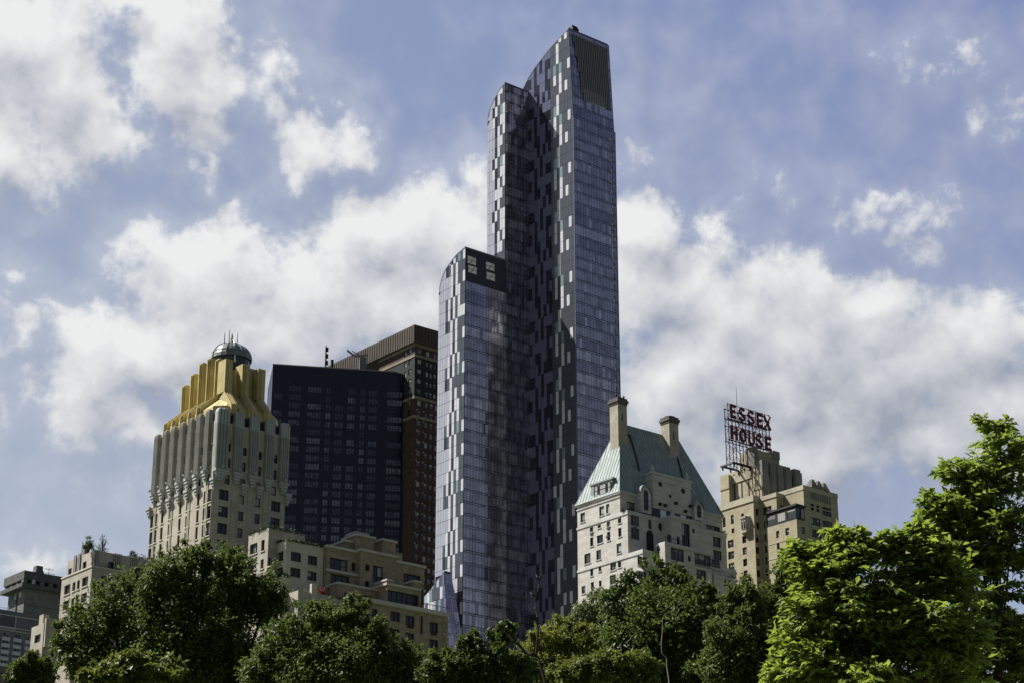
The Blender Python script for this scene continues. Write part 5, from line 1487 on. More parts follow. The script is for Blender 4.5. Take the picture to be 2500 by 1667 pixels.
Q3 = Vol(Q, z9(660, 782), z9(440, 770), z9(960, 850), vN=-6.5); Q3.v1 = 0.5
Q4 = Vol(Q, z9(960, 855), z9(950, 850), z9(1132, 900), vN=-5.8, u0=Q3.u1 + .02); Q4.v1 = .5
w9(Q3, 'N', 808, 950, 130, 100, 3, 2); w9(Q4, 'N', 1015, 1005, 105, 95, 3, 2)
Q5 = Vol(Q, z9(640, 790), z9(430, 775), z9(662, 785), vN=-4.5); Q5.u0 = Q.N(z9(440, 775), -2.0)[0]; Q5.u1 = Q3.u0 + .5; Q5.v1 = 0.5; Q5.vN = -3.5
Q5.wN.append((Q5.u0 + 1.0, Q5.u0 + 3.6, Q5.z1 - 4.2, Q5.z1 - 2.3, 0))
for q_ in (Q3, Q4): q_.make(M['beige'], 'terrace_wall', .35, parapet=.7)
Q5.make(M['beige'], 'terrace_wall', .35, parapet=.7)
u, z = Q3.n(z9(802, 790)); q = MB(); q.box(u - .45, u + .45, Q3.vN - .25, Q3.vN + .3, Q3.z1 - 4, Q3.z1 + 1.4); q.build('terrace_pier', M['beige_w'], Q.o)

# ================================================================== tan brick building with big dark windows
K_ = Bld('tan_brick_block', 'tan brick apartment block with pale copings and wide dark windows in stepped terraces', z9(940, 372), 326)
K1 = Vol(K_, z9(940, 372), z9(905, 385), z9(1250, 435)); K1.v1 = 14
K2 = Vol(K_, z9(1258, 408), z9(1240, 412), z9(1600, 480), vN=-.9); K2.v1 = 8
K3 = Vol(K_, z9(1598, 520), z9(1590, 520), z9(1866, 575), vN=-.5); K3.v1 = 8; K3.u0 = K2.u1 + .02
def wk(vol, face, x, y, w, h, n=1, k=5, dz=3.4): vol.grid(face, z9(x, y), w * .25513, h * .25513, n, dz, k)
wk(K1, 'N', 1045, 545, 175, 125, 1, 5); wk(K1, 'N', 1057, 698, 178, 120, 1, 5); wk(K1, 'N', 1190, 560, 42, 85, 1, 4); wk(K1, 'N', 1242, 717, 24, 72, 1, 4)
wk(K2, 'N', 1322, 568, 44, 60, 1, 8); wk(K2, 'N', 1422, 650, 100, 195, 1, 7); wk(K2, 'N', 1320, 730, 40, 70, 1, 8)
wk(K3, 'N', 1748, 692, 165, 120, 1, 5)
for k in (K1, K2, K3): k.make(M['tan'], 'wall', .4, coping=(M['tan_trim'], .42, .25), parapet=0)
for vol, y0 in ((K1, (940, 590)), (K1, (950, 752))):
    _, z = vol.n(z9(*y0)); q = MB(); q.box(vol.u0 - .25, vol.u1, vol.vN - .3, vol.vN - .003, z - .2, z + .22); q.build('string_course', M['tan_trim'], K_.o)
for i, (c, L, Rr, v) in enumerate(((z9(1218, 262), z9(1210, 262), z9(1385, 300), 1.5), (z9(1465, 310), z9(1450, 312), z9(1592, 340), 1.5), (z9(1108, 322), z9(1100, 322), z9(1225, 350), 2.5), (z9(1592, 420), z9(1580, 420), z9(1655, 442), 1.5))):
    vol = Vol(K_, c, L, Rr, vN=v); vol.v1 = v + 4; vol.zb = K1.z1 - 3; vol.make(M['tan'], 'parapet_block', .2, coping=(M['tan_trim'], .4, .25) if i != 3 else None)
u, z = K2.n(z9(1425, 380)); q = MB(); fquad(q, 'N', 2.2, u - 1.35, u + 1.35, z - 2, z + 1.6, 0, 0); q.build('roof_tank_screen', M['black'], K_.o)
u, z = K_.N(z9(1285, 232), 8); q = MB(); q.box(u - 1.8, u + 1.2, 8, 11, z - 4, z); q.build('roof_plant_box', principled('pale_plant_box', (.33, .34, .37), .6)[0], K_.o)
# lower terrace wing with the lit side
K4 = Vol(K_, z9(1510, 690), z9(1432, 712), z9(1862, 790), vN=-6.0); K4.v1 = K_.E(z9(1432, 712), K4.u0)[0]
K4.z1 = K4.n(z9(1512, 735))[1]
K4.v1 = -0.92
zlow = K4.n(z9(1515, 912))[1]
wk(K4, 'N', 1662, 880, 300, 150, 1, 6)
K4.zb = zlow - 1
K4.make(M['tan'], 'terrace_wall', .4, coping=(M['tan_trim'], .4, .22))
u_, z_ = K4.n(z9(1472, 690)); q = MB(); q.box(K4.u0 - .02, K4.u0 + .9, K4.vN - .02, K4.v1 - 1.5, K4.z1, K4.n(z9(1510, 690))[1]); q.box(K4.u0 - .15, K4.u0 + 1.05, K4.vN - .15, K4.v1 - 1.4, K4.n(z9(1510, 690))[1] + .003, K4.n(z9(1510, 690))[1] + .3, 1); q.build('terrace_pier', [M['tan'], M['tan_trim']], K_.o)
u_, z_ = K4.n(z9(1810, 760)); q = MB(); q.box(u_ - .8, u_ + .8, K4.vN + .3, K4.vN + 3, K4.z1, K4.z1 + 1.5); q.box(u_ - 1, u_ + 1, K4.vN + .1, K4.vN + 3.2, K4.z1 + 1.503, K4.z1 + 1.8, 1); q.build('terrace_pier', [M['tan'], M['tan_trim']], K_.o)
K6 = Vol(K_, z9(1080, 765), z9(940, 745), z9(1440, 790), vN=-3.2); K6.u0 = K1.u0 + .05; K6.u1 = K4.u0 + .3; K6.v1 = -0.92; K6.z1 = K6.n(z9(1150, 745))[1]
K6.zb = zlow - 4
K6.wN.append((K6.u0 + 1.3, K6.u0 + 3.6, K6.z1 - 3.6, K6.z1 - 1.2, 5)); K6.wN.append((K6.u1 - 3.6, K6.u1 - 1.3, K6.z1 - 4.2, K6.z1 - 1.0, 5)); K6.wN.append((K6.u0 + 5.0, K6.u0 + 8.2, K6.z1 - 4.0, K6.z1 - 1.4, 5))
K6.make(M['tan'], 'terrace_wall', .4, coping=(M['tan_trim'], .35, .22))
K5 = Vol(K_, z9(1490, 925), z9(1400, 905), z9(2085, 1045), vN=-6.6); K5.v1 = 5; K5.z1 = zlow; K5.u0 = K_.N(z9(1135, 880), -6.6)[0]
for (x, y, w, h, n) in ((1587, 1035, 92, 95, 3), (1730, 1075, 88, 95, 3), (1958, 1138, 85, 95, 3), (1250, 985, 60, 80, 2), (1390, 1000, 60, 80, 2)): wk(K5, 'N', x, y, w, h, n, 11, 2.85)
K5.make(M['tan'], 'lower_wall', .4)
q = MB(); q.box(K5.u0 - .3, K5.u1 + .3, K5.vN - .45, K5.vN - .003, K5.z1 - .6, K5.z1 + .1); q.build('cornice', M['tan_trim'], K_.o)
qn = MB()
for i in range(16): qn.box(K5.u1 - (1.1 if i % 2 else .7), K5.u1 + .08, K5.vN - .12, K5.vN - .003, K5.z1 - 1.6 - i * .75, K5.z1 - 1.0 - i * .75)
qn.build('quoins', M['tan'], K_.o)
for x, y in ((1730, 1132), (1955, 1196), (1960, 1345)):
    u, z = K5.n(z9(x, y)); q = MB(); q.box(u - .6, u + .6, K5.vN - .15, K5.vN - .003, z - .28, z + .28); q.build('air_conditioner_grille', M['black'], K_.o)
for x, y, h in ((1837, 1120, 3.0), (1845, 850, 2.6)):
    u, z = K5.n(z9(x, y)); q = MB(); q.box(u - .12, u + .12, K5.vN - .2, K5.vN - .003, z - h / 2, z + h / 2); q.build('vent_slot', M['black'], K_.o)
railing(K_, [(K3.u0, K4.vN + 1.5, K4.z1 + .5), (K3.u1 - 2, K4.vN + 1.5, K4.z1 + .5)]); railing(K_, [(K5.u1 - 5, K5.vN + .5, K5.z1 + .1), (K5.u1, K5.vN + .5, K5.z1 + .1)])

# ------------------------------------------------------------------ trees
def leaf_mat(name, c, c2, trans=.35, rough=.42, spec=.5, tcol=None):
    m = bpy.data.materials.new(name); m.use_nodes = True
    t = NT(m.node_tree); p = m.node_tree.nodes['Principled BSDF']; out = m.node_tree.nodes['Material Output']
    g = t.n('ShaderNodeNewGeometry'); rnd = g.outputs['Random Per Island']
    co = t.n('ShaderNodeTexCoord').outputs['Object']
    col = t.mix(t.step(rnd, .1, .95), c, c2)
    col = t.mix(t.step(t.noise(co, .5, 3, .6), .4, .7, 0, .5), col, tuple(x * .62 for x in c))
    t.put(p.inputs['Base Color'], col); p.inputs['Roughness'].default_value = rough; p.inputs['Specular IOR Level'].default_value = spec
    tr = t.n('ShaderNodeBsdfTranslucent'); 
    tc_ = t.mix(.6, col, tcol or tuple(x * 1.6 for x in c2)); t.put(tr.inputs[0], tc_)
    mx = t.n('ShaderNodeMixShader'); mx.inputs[0].default_value = trans
    m.node_tree.links.new(p.outputs[0], mx.inputs[1]); m.node_tree.links.new(tr.outputs[0], mx.inputs[2]); m.node_tree.links.new(mx.outputs[0], out.inputs[0])
    return m
def bark_mat(name, c):
    m, t, p = principled(name, c, .9, 0, .2); co = t.n('ShaderNodeTexCoord').outputs['Object']
    t.put(p.inputs['Base Color'], t.mix(t.noise(t.v('MULTIPLY', co, (6, 6, 1.2)), 2.0, 4, .6), tuple(x * .6 for x in c), tuple(x * 1.4 for x in c))); return m
LM = {'dark': leaf_mat('glossy_dark_leaves', (.052, .078, .015), (.112, .150, .032), .32, .55, .2),
      'mid': leaf_mat('mid_green_leaves', (.048, .080, .014), (.095, .135, .026), .30, .55, .25),
      'olive': leaf_mat('olive_yellow_leaves', (.095, .125, .018), (.15, .175, .03), .32, .5, .4),
      'yellow': leaf_mat('yellow_green_leaves', (.13, .165, .022), (.20, .225, .035), .36, .5, .35),
      'bright': leaf_mat('bright_green_leaves', (.09, .142, .025), (.185, .245, .05), .50, .5, .3, (.36, .48, .065)),
      'lime': leaf_mat('lime_green_leaves', (.095, .148, .026), (.20, .26, .052), .50, .5, .3, (.38, .50, .065)),
      'pale': leaf_mat('pale_olive_leaves', (.14, .165, .07), (.21, .235, .11), .3, .5, .4),
      'needle': leaf_mat('dark_needles', (.022, .042, .018), (.04, .065, .028), .1, .6, .3),
      'red': leaf_mat('reddish_leaves', (.12, .022, .012), (.20, .04, .02), .3, .5, .4)}
BK = bark_mat('dark_bark', (.035, .028, .022)); BKP = bark_mat('pale_bark', (.30, .28, .25)); BKG = bark_mat('grey_brown_bark', (.075, .062, .05))

def leaf_mesh(name, pos, ax, nrm, ln, wd, mat, parent, folded=True):
    """pos/ax/nrm arrays (n,3); a folded pointed leaf of six corners at every position"""
    n = len(pos)
    ax = ax / np.linalg.norm(ax, axis=1)[:, None]
    side = np.cross(nrm, ax); side /= np.linalg.norm(side, axis=1)[:, None] + 1e-9
    up = np.cross(ax, side)
    ln = ln[:, None]; wd = wd[:, None]
    base = pos; tip = pos + ax * ln - up * ln * .18
    m1 = pos + ax * ln * .5
    if folded:
        l1 = m1 + side * wd * .5 + up * wd * .16; r1 = m1 - side * wd * .5 + up * wd * .16
        V_ = np.stack([base, r1, tip, l1, m1 * 1.0 - up * ln * .02], 1).reshape(-1, 3)
        idx = np.array([0, 1, 2, 4, 0, 4, 2, 3])
        faces = (np.arange(n)[:, None] * 5 + idx[None]).reshape(-1)
        nf = n * 2; nl = 4
    else:
        l1 = m1 + side * wd * .5; r1 = m1 - side * wd * .5
        V_ = np.stack([base, r1, tip, l1], 1).reshape(-1, 3)
        faces = np.arange(n * 4); nf = n; nl = 4
    me = bpy.data.meshes.new(name)
    me.vertices.add(len(V_)); me.vertices.foreach_set('co', V_.astype(np.float32).ravel())
    me.loops.add(nf * nl); me.loops.foreach_set('vertex_index', faces.astype(np.int32))
    me.polygons.add(nf); me.polygons.foreach_set('loop_start', np.arange(0, nf * nl, nl, dtype=np.int32))
    me.update(calc_edges=True); me.validate()
    me.materials.append(mat)
    o = bpy.data.objects.new(name, me); COL.objects.link(o)
    if parent: o.parent = parent
    return o

def unit(r, n):
    v = r.normal(size=(n, 3)); return v / np.linalg.norm(v, axis=1)[:, None]
def world_px(px, py, D):
    d = ray(px, py); t = D / d.y; return EYE + d * t
TREES = []
def tree(name, label, lobes, D, base_px, leaf, nleaf, size, seed, cat='tree', group=None, dspread=.5, bark=None, cl_r=.55, per=34, flat=.0, shell=.55, trunk_r=.32, limbs=True, bend=0, base_z=0.0, squash=1.0, twig=None, folded=True, aspect=.55, spray=False, clump=2.2, fork_h=.45, reach=1.0):
    """lobes: (px, py, radius px [, depth offset m]) in the photograph, all about D metres out. The crown is leaf clusters on twigs; trunk and limbs reach the ground."""
    r = np.random.default_rng(seed)
    base = world_px(base_px, 1500, D); base = Vector((base.x, base.y, base_z))
    root = bpy.data.objects.new(name, None); COL.objects.link(root); root.location = base
    tag(root, label, cat, group)
    L = []
    for lb in lobes:
        px, py, rp = lb[:3]
        dd = lb[3] if len(lb) > 3 else float(r.uniform(-1, 1)) * dspread * rp * D / F
        c = world_px(px, py, D + dd); rad = rp * c.y / F / math.cos(R(18))
        L.append((np.array(c - base), rad))
    # every lobe breaks up into smaller clumps, so that the outline is ragged and dark gaps stay between them
    subs = []
    for c, rad in L:
        ra = max(rad * .5, rad - cl_r * (.7 if spray else .5))
        ns = int(min(26, max(5, (rad / cl_r) ** 2 * clump)))
        for k_ in range(ns):
            d_ = unit(r, 1)[0]; d_[2] = d_[2] * .8 + .22; d_ /= np.linalg.norm(d_)
            subs.append((c + d_ * ra * (.55 + .5 * r.random()) * np.array([1, 1, squash]), min(rad * .42, cl_r * (.75 + .75 * r.random()))))
    for c, rad in L:
        for k_ in range(0 if spray else 5):          # leading shoots that break the outline
            d_ = unit(r, 1)[0]; d_[2] = abs(d_[2]) + .25; d_ /= np.linalg.norm(d_)
            subs.append((c + d_ * (rad + cl_r * r.uniform(-.1, .45)), cl_r * r.uniform(.28, .55)))
    SC = np.array([q[0] for q in subs]); SR = np.array([q[1] for q in subs])
    if spray:
        k = per; ncl = max(8, nleaf // k)
        pick = r.choice(len(subs), ncl, p=SR ** 1.15 / (SR ** 1.15).sum())
        lc = np.array([L[int(np.argmin([np.linalg.norm(SC[q] - c) for c, _ in L]))][0] for q in range(len(subs))])[pick]
        cc = SC[pick] + unit(r, ncl) * (SR[pick] * (.2 + .7 * r.random(ncl)))[:, None]
        u = cc - lc; u /= np.linalg.norm(u, axis=1)[:, None] + 1e-6
        tdir = u * np.array([1, 1, .35]) + np.array([0, 0, .12]) + r.normal(0, .30, (ncl, 3)) * np.array([1, 1, .6]); tdir /= np.linalg.norm(tdir, axis=1)[:, None]
        clr = (SR[pick] * (1.0 + .8 * r.random(ncl)) + .10) * reach
        sd = np.cross(tdir, np.array([0, 0, 1.])); sd /= np.linalg.norm(sd, axis=1)[:, None] + 1e-6
        tt = (np.arange(k) / (k - 1))[None, :] * np.ones((ncl, 1)) + r.normal(0, .03, (ncl, k))
        sg = np.where(np.arange(k) % 2 == 0, 1., -1.)[None, :, None]
        sag = (tt ** 2 * clr[:, None] * .16)
        pos = cc[:, None, :] + tdir[:, None, :] * (tt * clr[:, None])[:, :, None]; pos[:, :, 2] -= sag
        ax = tdir[:, None, :] * .75 + sd[:, None, :] * sg * .75 + r.normal(0, .34, (ncl, k, 3)); ax[:, :, 2] -= .18
        nrm = np.array([0, 0, 1.0]) + r.normal(0, .5, (ncl, k, 3))
        TW = [(cc[i], cc[i] + tdir[i] * clr[i] * .5 - np.array([0, 0, .04 * clr[i]]), cc[i] + tdir[i] * clr[i] - np.array([0, 0, .16 * clr[i]])) for i in range(ncl)]
    else:
        k = per; ncl = max(8, nleaf // k)
        pick = r.choice(len(subs), ncl, p=SR ** 2 / (SR ** 2).sum())
        u = unit(r, ncl); u[:, 2] += .15
        cc = SC[pick] + u * (SR[pick] * (.35 + .7 * r.random(ncl) ** .6))[:, None]
        keep = cc[:, 2] > .5; cc, u, pick = cc[keep], u[keep], pick[keep]; ncl = len(cc)
        tdir = u * .8 + np.array([0, 0, .2]) + r.normal(0, .45, (ncl, 3)); tdir[:, 2] *= (1 - flat); tdir /= np.linalg.norm(tdir, axis=1)[:, None]
        clr = SR[pick] * .55
        tt = r.random((ncl, k)) * 1.2 - .4
        pos = cc[:, None, :] + tdir[:, None, :] * (tt * clr[:, None])[:, :, None] + r.normal(0, 1, (ncl, k, 3)) * (clr * .42)[:, None, None] * np.array([1, 1, 1 - flat * .7])
        nrm = np.array([0, 0, 1.0]) + r.normal(0, .5, (ncl, k, 3)) + u[:, None, :] * .45
        ax = tdir[:, None, :] * .7 + r.normal(0, .65, (ncl, k, 3)); ax[:, :, 2] -= .25
        TW = []
    n = ncl * k
    s = size * (.65 + .7 * r.random(n))
    leaf_mesh('crown', pos.reshape(-1, 3), ax.reshape(-1, 3), nrm.reshape(-1, 3), s, s * aspect, LM[leaf], root, folded)
    # trunk, limbs, twigs
    mb = MB(); bk = bark or BK
    top = np.mean([c for c, _ in L], axis=0)
    h = top[2]
    fork = Vector((top[0] * .35 + bend, top[1] * .35, h * fork_h))
    mb.tube([(0, 0, 0), (fork.x * .3, fork.y * .3, fork.z * .4), tuple(fork)], [trunk_r * 1.25, trunk_r, trunk_r * .8], 8)
    if limbs:
        for c, rad_ in L:
            c = Vector(c); mid = fork.lerp(c, .5) + Vector((r.normal() * .15, r.normal() * .15, .12)) * rad_
            mb.tube([tuple(fork), tuple(mid), tuple(c)], [trunk_r * (.3 if spray else .5), trunk_r * (.18 if spray else .3), trunk_r * (.03 if spray else .1)], 5, cap=False)
        sel = r.choice(ncl, min(ncl, twig or 160), replace=False)
        for i in sel:
            j = int(np.argmin([np.linalg.norm(cc[i] - c) - rad_ * .3 for c, rad_ in L])); c = L[j][0]
            a = Vector(c); b = Vector(cc[i] + tdir[i] * clr[i] * .8); md = a.lerp(b, .55) + Vector(r.normal(0, .08, 3)) * L[j][1]
            mb.tube([a, md, b], [trunk_r * .16, trunk_r * .09, trunk_r * .035], 4, cap=False)
    for a, b, c in TW: mb.tube([a, b, c], [.009, .007, .003], 3, cap=False)
    mb.build('trunk', bk, root)
    return root

tree('leafy_tree', 'large dark glossy tree in front of the gold crowned tower, largest on the left', [
    (455, 1405, 66), (540, 1402, 66), (612, 1418, 62), (330, 1445, 55), (268, 1470, 52), (400, 1470, 88), (520, 1500, 105), (640, 1500, 58), (215, 1530, 68), (168, 1565, 42), (300, 1580, 105), (430, 1600, 115), (580, 1600, 95), (180, 1640, 46), (470, 1365, 30), (350, 1408, 32), (685, 1470, 28), (240, 1600, 60), (300, 1680, 90), (450, 1690, 110), (600, 1690, 100), (660, 1560, 50), (500, 1385, 34), (575, 1380, 30), (160, 1600, 40)],
    74, 420, 'dark', 100000, .145, 1, cl_r=.50, per=30, trunk_r=.45)
tree('leafy_tree', 'dark glossy tree standing before the tan brick building', [
    (845, 1520, 44), (745, 1540, 52), (800, 1570, 75), (905, 1580, 58), (965, 1610, 45), (700, 1610, 75), (850, 1645, 95), (1000, 1645, 48), (860, 1495, 26), (770, 1515, 26), (990, 1600, 26), (640, 1650, 60), (760, 1690, 90), (930, 1690, 80), (1030, 1690, 60), (880, 1560, 40)],
    68, 830, 'dark', 62000, .135, 2, cl_r=.45, per=30, trunk_r=.36)
tree('leafy_tree', 'dark green tree with slim upright sprouts below the low glass wing', [
    (1120, 1640, 50), (1155, 1585, 17), (1150, 1562, 12), (1168, 1605, 26), (1212, 1575, 22), (1236, 1546, 15), (1230, 1565, 15), (1215, 1625, 45), (1275, 1640, 40), (1060, 1650, 45), (1180, 1650, 50), (1240, 1680, 50), (1120, 1690, 60)],
    52, 1190, 'mid', 26000, .115, 3, cl_r=.26, per=24, trunk_r=.2)
tree('leafy_tree', 'small yellowish tree in the bottom left in front of the large dark tree', [
    (330, 1645, 42), (285, 1660, 36), (375, 1655, 40), (240, 1668, 34), (345, 1625, 22), (400, 1670, 40)],
    46, 320, 'olive', 9000, .13, 4, cl_r=.30, per=26, trunk_r=.13, flat=.4)
tree('leafy_tree', 'little dark tree at the far bottom left corner below the flats', [(80, 1650, 32), (110, 1665, 32), (60, 1672, 30), (78, 1632, 14)], 60, 85, 'dark', 8000, .13, 5, cl_r=.4, per=26, trunk_r=.12)
tree('feathery_tree', 'feathery yellow green tree behind the bare trunk at the foot of the glass tower', [
    (1350, 1565, 44), (1300, 1600, 42), (1400, 1575, 46), (1375, 1625, 60), (1440, 1610, 42), (1320, 1650, 56), (1370, 1545, 26), (1425, 1555, 22), (1450, 1650, 46), (1390, 1680, 60), (1290, 1640, 40)],
    84, 1375, 'yellow', 30000, .17, 6, cl_r=.5, per=30, trunk_r=.22, aspect=.35)
tree('leafy_tree', 'broad dark tree in front of the white hotel', [
    (1615, 1428, 42), (1563, 1455, 40), (1530, 1468, 42), (1662, 1448, 46), (1702, 1468, 42), (1505, 1500, 46), (1622, 1515, 86), (1722, 1528, 66), (1555, 1565, 76), (1680, 1590, 95), (1600, 1640, 70), (1540, 1690, 80), (1700, 1680, 90), (1640, 1560, 60), (1615, 1398, 20), (1740, 1480, 24), (1500, 1560, 40)],
    78, 1640, 'dark', 74000, .15, 7, cl_r=.5, per=30, trunk_r=.36)
tree('leafy_tree', 'pale olive feathery tree at the left edge of the white hotel', [(1450, 1495, 34), (1438, 1535, 34), (1472, 1560, 32), (1445, 1580, 36)], 92, 1450, 'pale', 9000, .17, 8, cl_r=.5, per=26, trunk_r=.14, aspect=.4)
tree('leafy_tree', 'low olive green tree at the bottom edge below the white hotel', [(1420, 1650, 46), (1490, 1640, 48), (1555, 1660, 52), (1370, 1668, 36)], 58, 1480, 'olive', 14000, .12, 9, cl_r=.34, per=28, trunk_r=.14)
tree('leafy_tree', 'dark tree between the white hotel and the buff hotel', [
    (1815, 1462, 36), (1842, 1490, 38), (1800, 1520, 42), (1858, 1545, 52), (1825, 1605, 75), (1770, 1570, 50), (1880, 1620, 55), (1790, 1490, 26), (1760, 1640, 60), (1830, 1680, 80), (1900, 1660, 50)],
    72, 1820, 'dark', 40000, .14, 10, cl_r=.45, per=28, trunk_r=.26)
tree('slender_tree', 'slender loose tree before the buff hotel wall', [
    (1918, 1405, 24), (1905, 1440, 34), (1932, 1465, 38), (1880, 1480, 34), (1902, 1530, 50), (1935, 1560, 50), (1900, 1610, 60), (1925, 1385, 14), (1875, 1560, 40)],
    88, 1905, 'mid', 17000, .20, 11, cl_r=.5, per=24, trunk_r=.2, bark=BKG, aspect=.38)
# the bright trees on the right stand close to the camera
tree('bright_tree', 'tall bright green tree at the right edge rising highest of the trees', [
    (2432, 1080, 30), (2418, 1040, 11), (2402, 1034, 9), (2440, 1040, 10), (2455, 1130, 50), (2402, 1150, 46), (2345, 1180, 34), (2320, 1150, 16), (2430, 1210, 62), (2490, 1180, 50), (2300, 1238, 24), (2270, 1232, 14), (2285, 1262, 18), (2372, 1262, 60), (2470, 1290, 75), (2330, 1300, 36), (2370, 1380, 46), (2480, 1390, 75), (2400, 1450, 75), (2480, 1520, 80), (2390, 1560, 85), (2470, 1640, 90), (2360, 1650, 70), (2345, 1215, 26), (2262, 1330, 24), (2300, 1320, 34), (2345, 1262, 40), (2305, 1375, 46), (2430, 1670, 80), (2490, 1600, 70), (2400, 1320, 46)],
    27, 2440, 'bright', 17500, .128, 12, reach=1.35, cl_r=.27, per=15, trunk_r=.07, spray=True, clump=1.3, twig=300, bark=BKG, aspect=.42, dspread=.6, fork_h=.8)
tree('bright_tree', 'wide lime green tree at lower right with leafy sprays across the buff hotel', [
    (2250, 1355, 46), (2200, 1352, 30), (2290, 1395, 60), (2105, 1345, 20), (2070, 1320, 16), (2052, 1300, 12), (2035, 1312, 14), (2140, 1330, 16), (2020, 1355, 18), (1945, 1372, 12), (2185, 1322, 14), (2230, 1300, 14), (2090, 1370, 36), (1965, 1380, 20), (1960, 1345, 12), (1985, 1410, 34), (2035, 1430, 70), (2130, 1440, 78), (2240, 1455, 85), (1990, 1510, 60), (2080, 1550, 105), (2215, 1570, 115), (2320, 1560, 70), (1962, 1600, 46), (2000, 1650, 78), (1935, 1655, 34), (2120, 1660, 90), (2260, 1660, 90), (1970, 1560, 42)],
    21, 2150, 'lime', 28000, .108, 13, reach=1.12, cl_r=.24, per=15, trunk_r=.065, spray=True, clump=1.3, twig=300, bark=BKG, aspect=.42, dspread=.6, fork_h=.8)
# bare dead tree
def bare_tree():
    D_ = 50
    b = world_px(1330, 1667, D_); base = Vector((b.x, b.y, 0))
    root = bpy.data.objects.new('bare_tree', None); COL.objects.link(root); root.location = base
    tag(root, 'bare dark dead tree trunk with crooked leafless branches before the glass tower', 'tree')
    r = random.Random(5)
    zt = Z(1100, 1360, .3614)
    def path(pts, r0, r1, mb):
        P_ = []
        for i, (x, y) in enumerate(pts): P_.append(tuple(world_px(*zt(x, y), D_ + r.uniform(-.15, .15)) - base))
        n = len(P_); mb.tube(P_, [r0 + (r1 - r0) * i / (n - 1) for i in range(n)], 6)
        return P_
    mb = MB()
    p0 = world_px(*zt(640, 849), D_) - base
    mb.tube([(0, 0, 0), tuple(p0)], [.05, .042], 7)
    path([(640, 849), (620, 770), (600, 700), (578, 655), (585, 560), (592, 470), (585, 400), (572, 345), (575, 300), (585, 240), (600, 180), (597, 140)], .042, .014, mb)
    mb.build('trunk', BK, root)
    for pts, a, c in (([(578, 660), (540, 655), (500, 635), (470, 600), (420, 560), (385, 520), (345, 492)], .06, .015), ([(597, 150), (612, 125), (622, 108)], .03, .01), ([(597, 150), (585, 130), (576, 112)], .03, .01), ([(575, 260), (552, 250), (535, 235)], .025, .01),
                      ([(585, 240), (570, 215)], .02, .008), ([(572, 345), (560, 350)], .03, .02), ([(560, 262), (545, 268)], .02, .01), ([(500, 635), (470, 632), (440, 640)], .03, .01), ([(610, 740), (650, 690), (690, 668)], .04, .012), ([(470, 600), (455, 570), (450, 540)], .02, .008), ([(600, 180), (615, 165)], .015, .006), ([(592, 470), (610, 440)], .02, .008)):
        q = MB(); path(pts, a, c, q); q.build('branch', BK, root)
bare_tree()
# slim pale birch stem in front of the broad dark tree
bs_ = world_px(1630, 1667, 70); base = Vector((bs_.x, bs_.y, 0))
root = bpy.data.objects.new('slender_tree', None); COL.objects.link(root); root.location = base
tag(root, 'thin pale crooked stem standing before the broad dark tree by the white hotel', 'tree')
zt = Z(1100, 1360, .3614); q = MB()
P_ = [(0, 0, 0)] + [tuple(world_px(*zt(x, y), 70 - .0) - base + Vector((0, -.5, 0))) for x, y in ((1468, 849), (1455, 760), (1452, 700), (1420, 668), (1417, 600), (1424, 520), (1425, 440), (1436, 410), (1480, 375))]
P_[0] = (P_[1][0], P_[1][1], 0)
q.tube(P_, [.03, .022, .02, .018, .016, .015, .014, .012, .01, .006], 6); q.build('trunk', BKP, root)
rr_ = np.random.default_rng(3); tp = np.array(P_[-1]); nn = 220
leaf_mesh('crown', tp + rr_.normal(0, .5, (nn, 3)), unit(rr_, nn), np.array([0, 0, 1.]) + rr_.normal(0, .5, (nn, 3)), .18 * np.ones(nn), .09 * np.ones(nn), LM['mid'], root)

# ------------------------------------------------------------------ plants on roofs and terraces
def shrub(name, label, wpos, lobes, leaf, nleaf, size, seed, stems=True, group=None, cat='plant', cl_r=.3, per=20, aspect=.5, spiky=False, th=.05):
    """lobes: (dx along the camera's right, dz, radius) in metres round wpos"""
    r = np.random.default_rng(seed)
    root = bpy.data.objects.new(name, None); COL.objects.link(root); root.location = wpos
    tag(root, label, cat, group)
    vol = np.array([l[2] ** 2 for l in lobes], float); vol /= vol.sum()
    ncl = max(4, nleaf // per); pick = r.choice(len(lobes), ncl, p=vol)
    C = np.array([[lobes[i][0], r.normal() * .25 * lobes[i][2], lobes[i][1]] for i in pick]); RR = np.array([lobes[i][2] for i in pick])
    u = unit(r, ncl); cc = C + u * (RR * (.3 + .75 * r.random(ncl)))[:, None]; cc[:, 2] = np.maximum(cc[:, 2], .05)
    pos = cc[:, None, :] + r.normal(0, cl_r * .4, (ncl, per, 3)); ax = u[:, None, :] + r.normal(0, .6, (ncl, per, 3)); nrm = np.array([0, 0, 1.]) + r.normal(0, .6, (ncl, per, 3))
    n = ncl * per; s = size * (.6 + .8 * r.random(n))
    leaf_mesh('foliage', pos.reshape(-1, 3), ax.reshape(-1, 3), nrm.reshape(-1, 3), s, s * aspect, LM[leaf], root, False)
    if stems:
        mb = MB(); hi = max(l[1] for l in lobes)
        for l in lobes[:8]: mb.tube([(0, 0, -.3), (l[0] * .5, 0, l[1] * .5), (l[0], 0, l[1] + l[2] * .5)], [th, th * .7, th * .3], 5)
        for i in r.choice(ncl, min(ncl, 30), replace=False):
            b = Vector(cc[i]); a = Vector((b.x * .6, b.y * .6, b.z * .6)); mb.tube([a, b], [th * .4, th * .15], 4)
        mb.build('stem', BK, root)
    return root
def on_roof(b, vol, px, dv): 
    u, z = b.N(px, vol.vN + dv); return b.world(u, vol.vN + dv, vol.z1)
m8 = 318 / F * .27233
w0 = on_roof(L2, LU, z8(790, 365), 1.5)
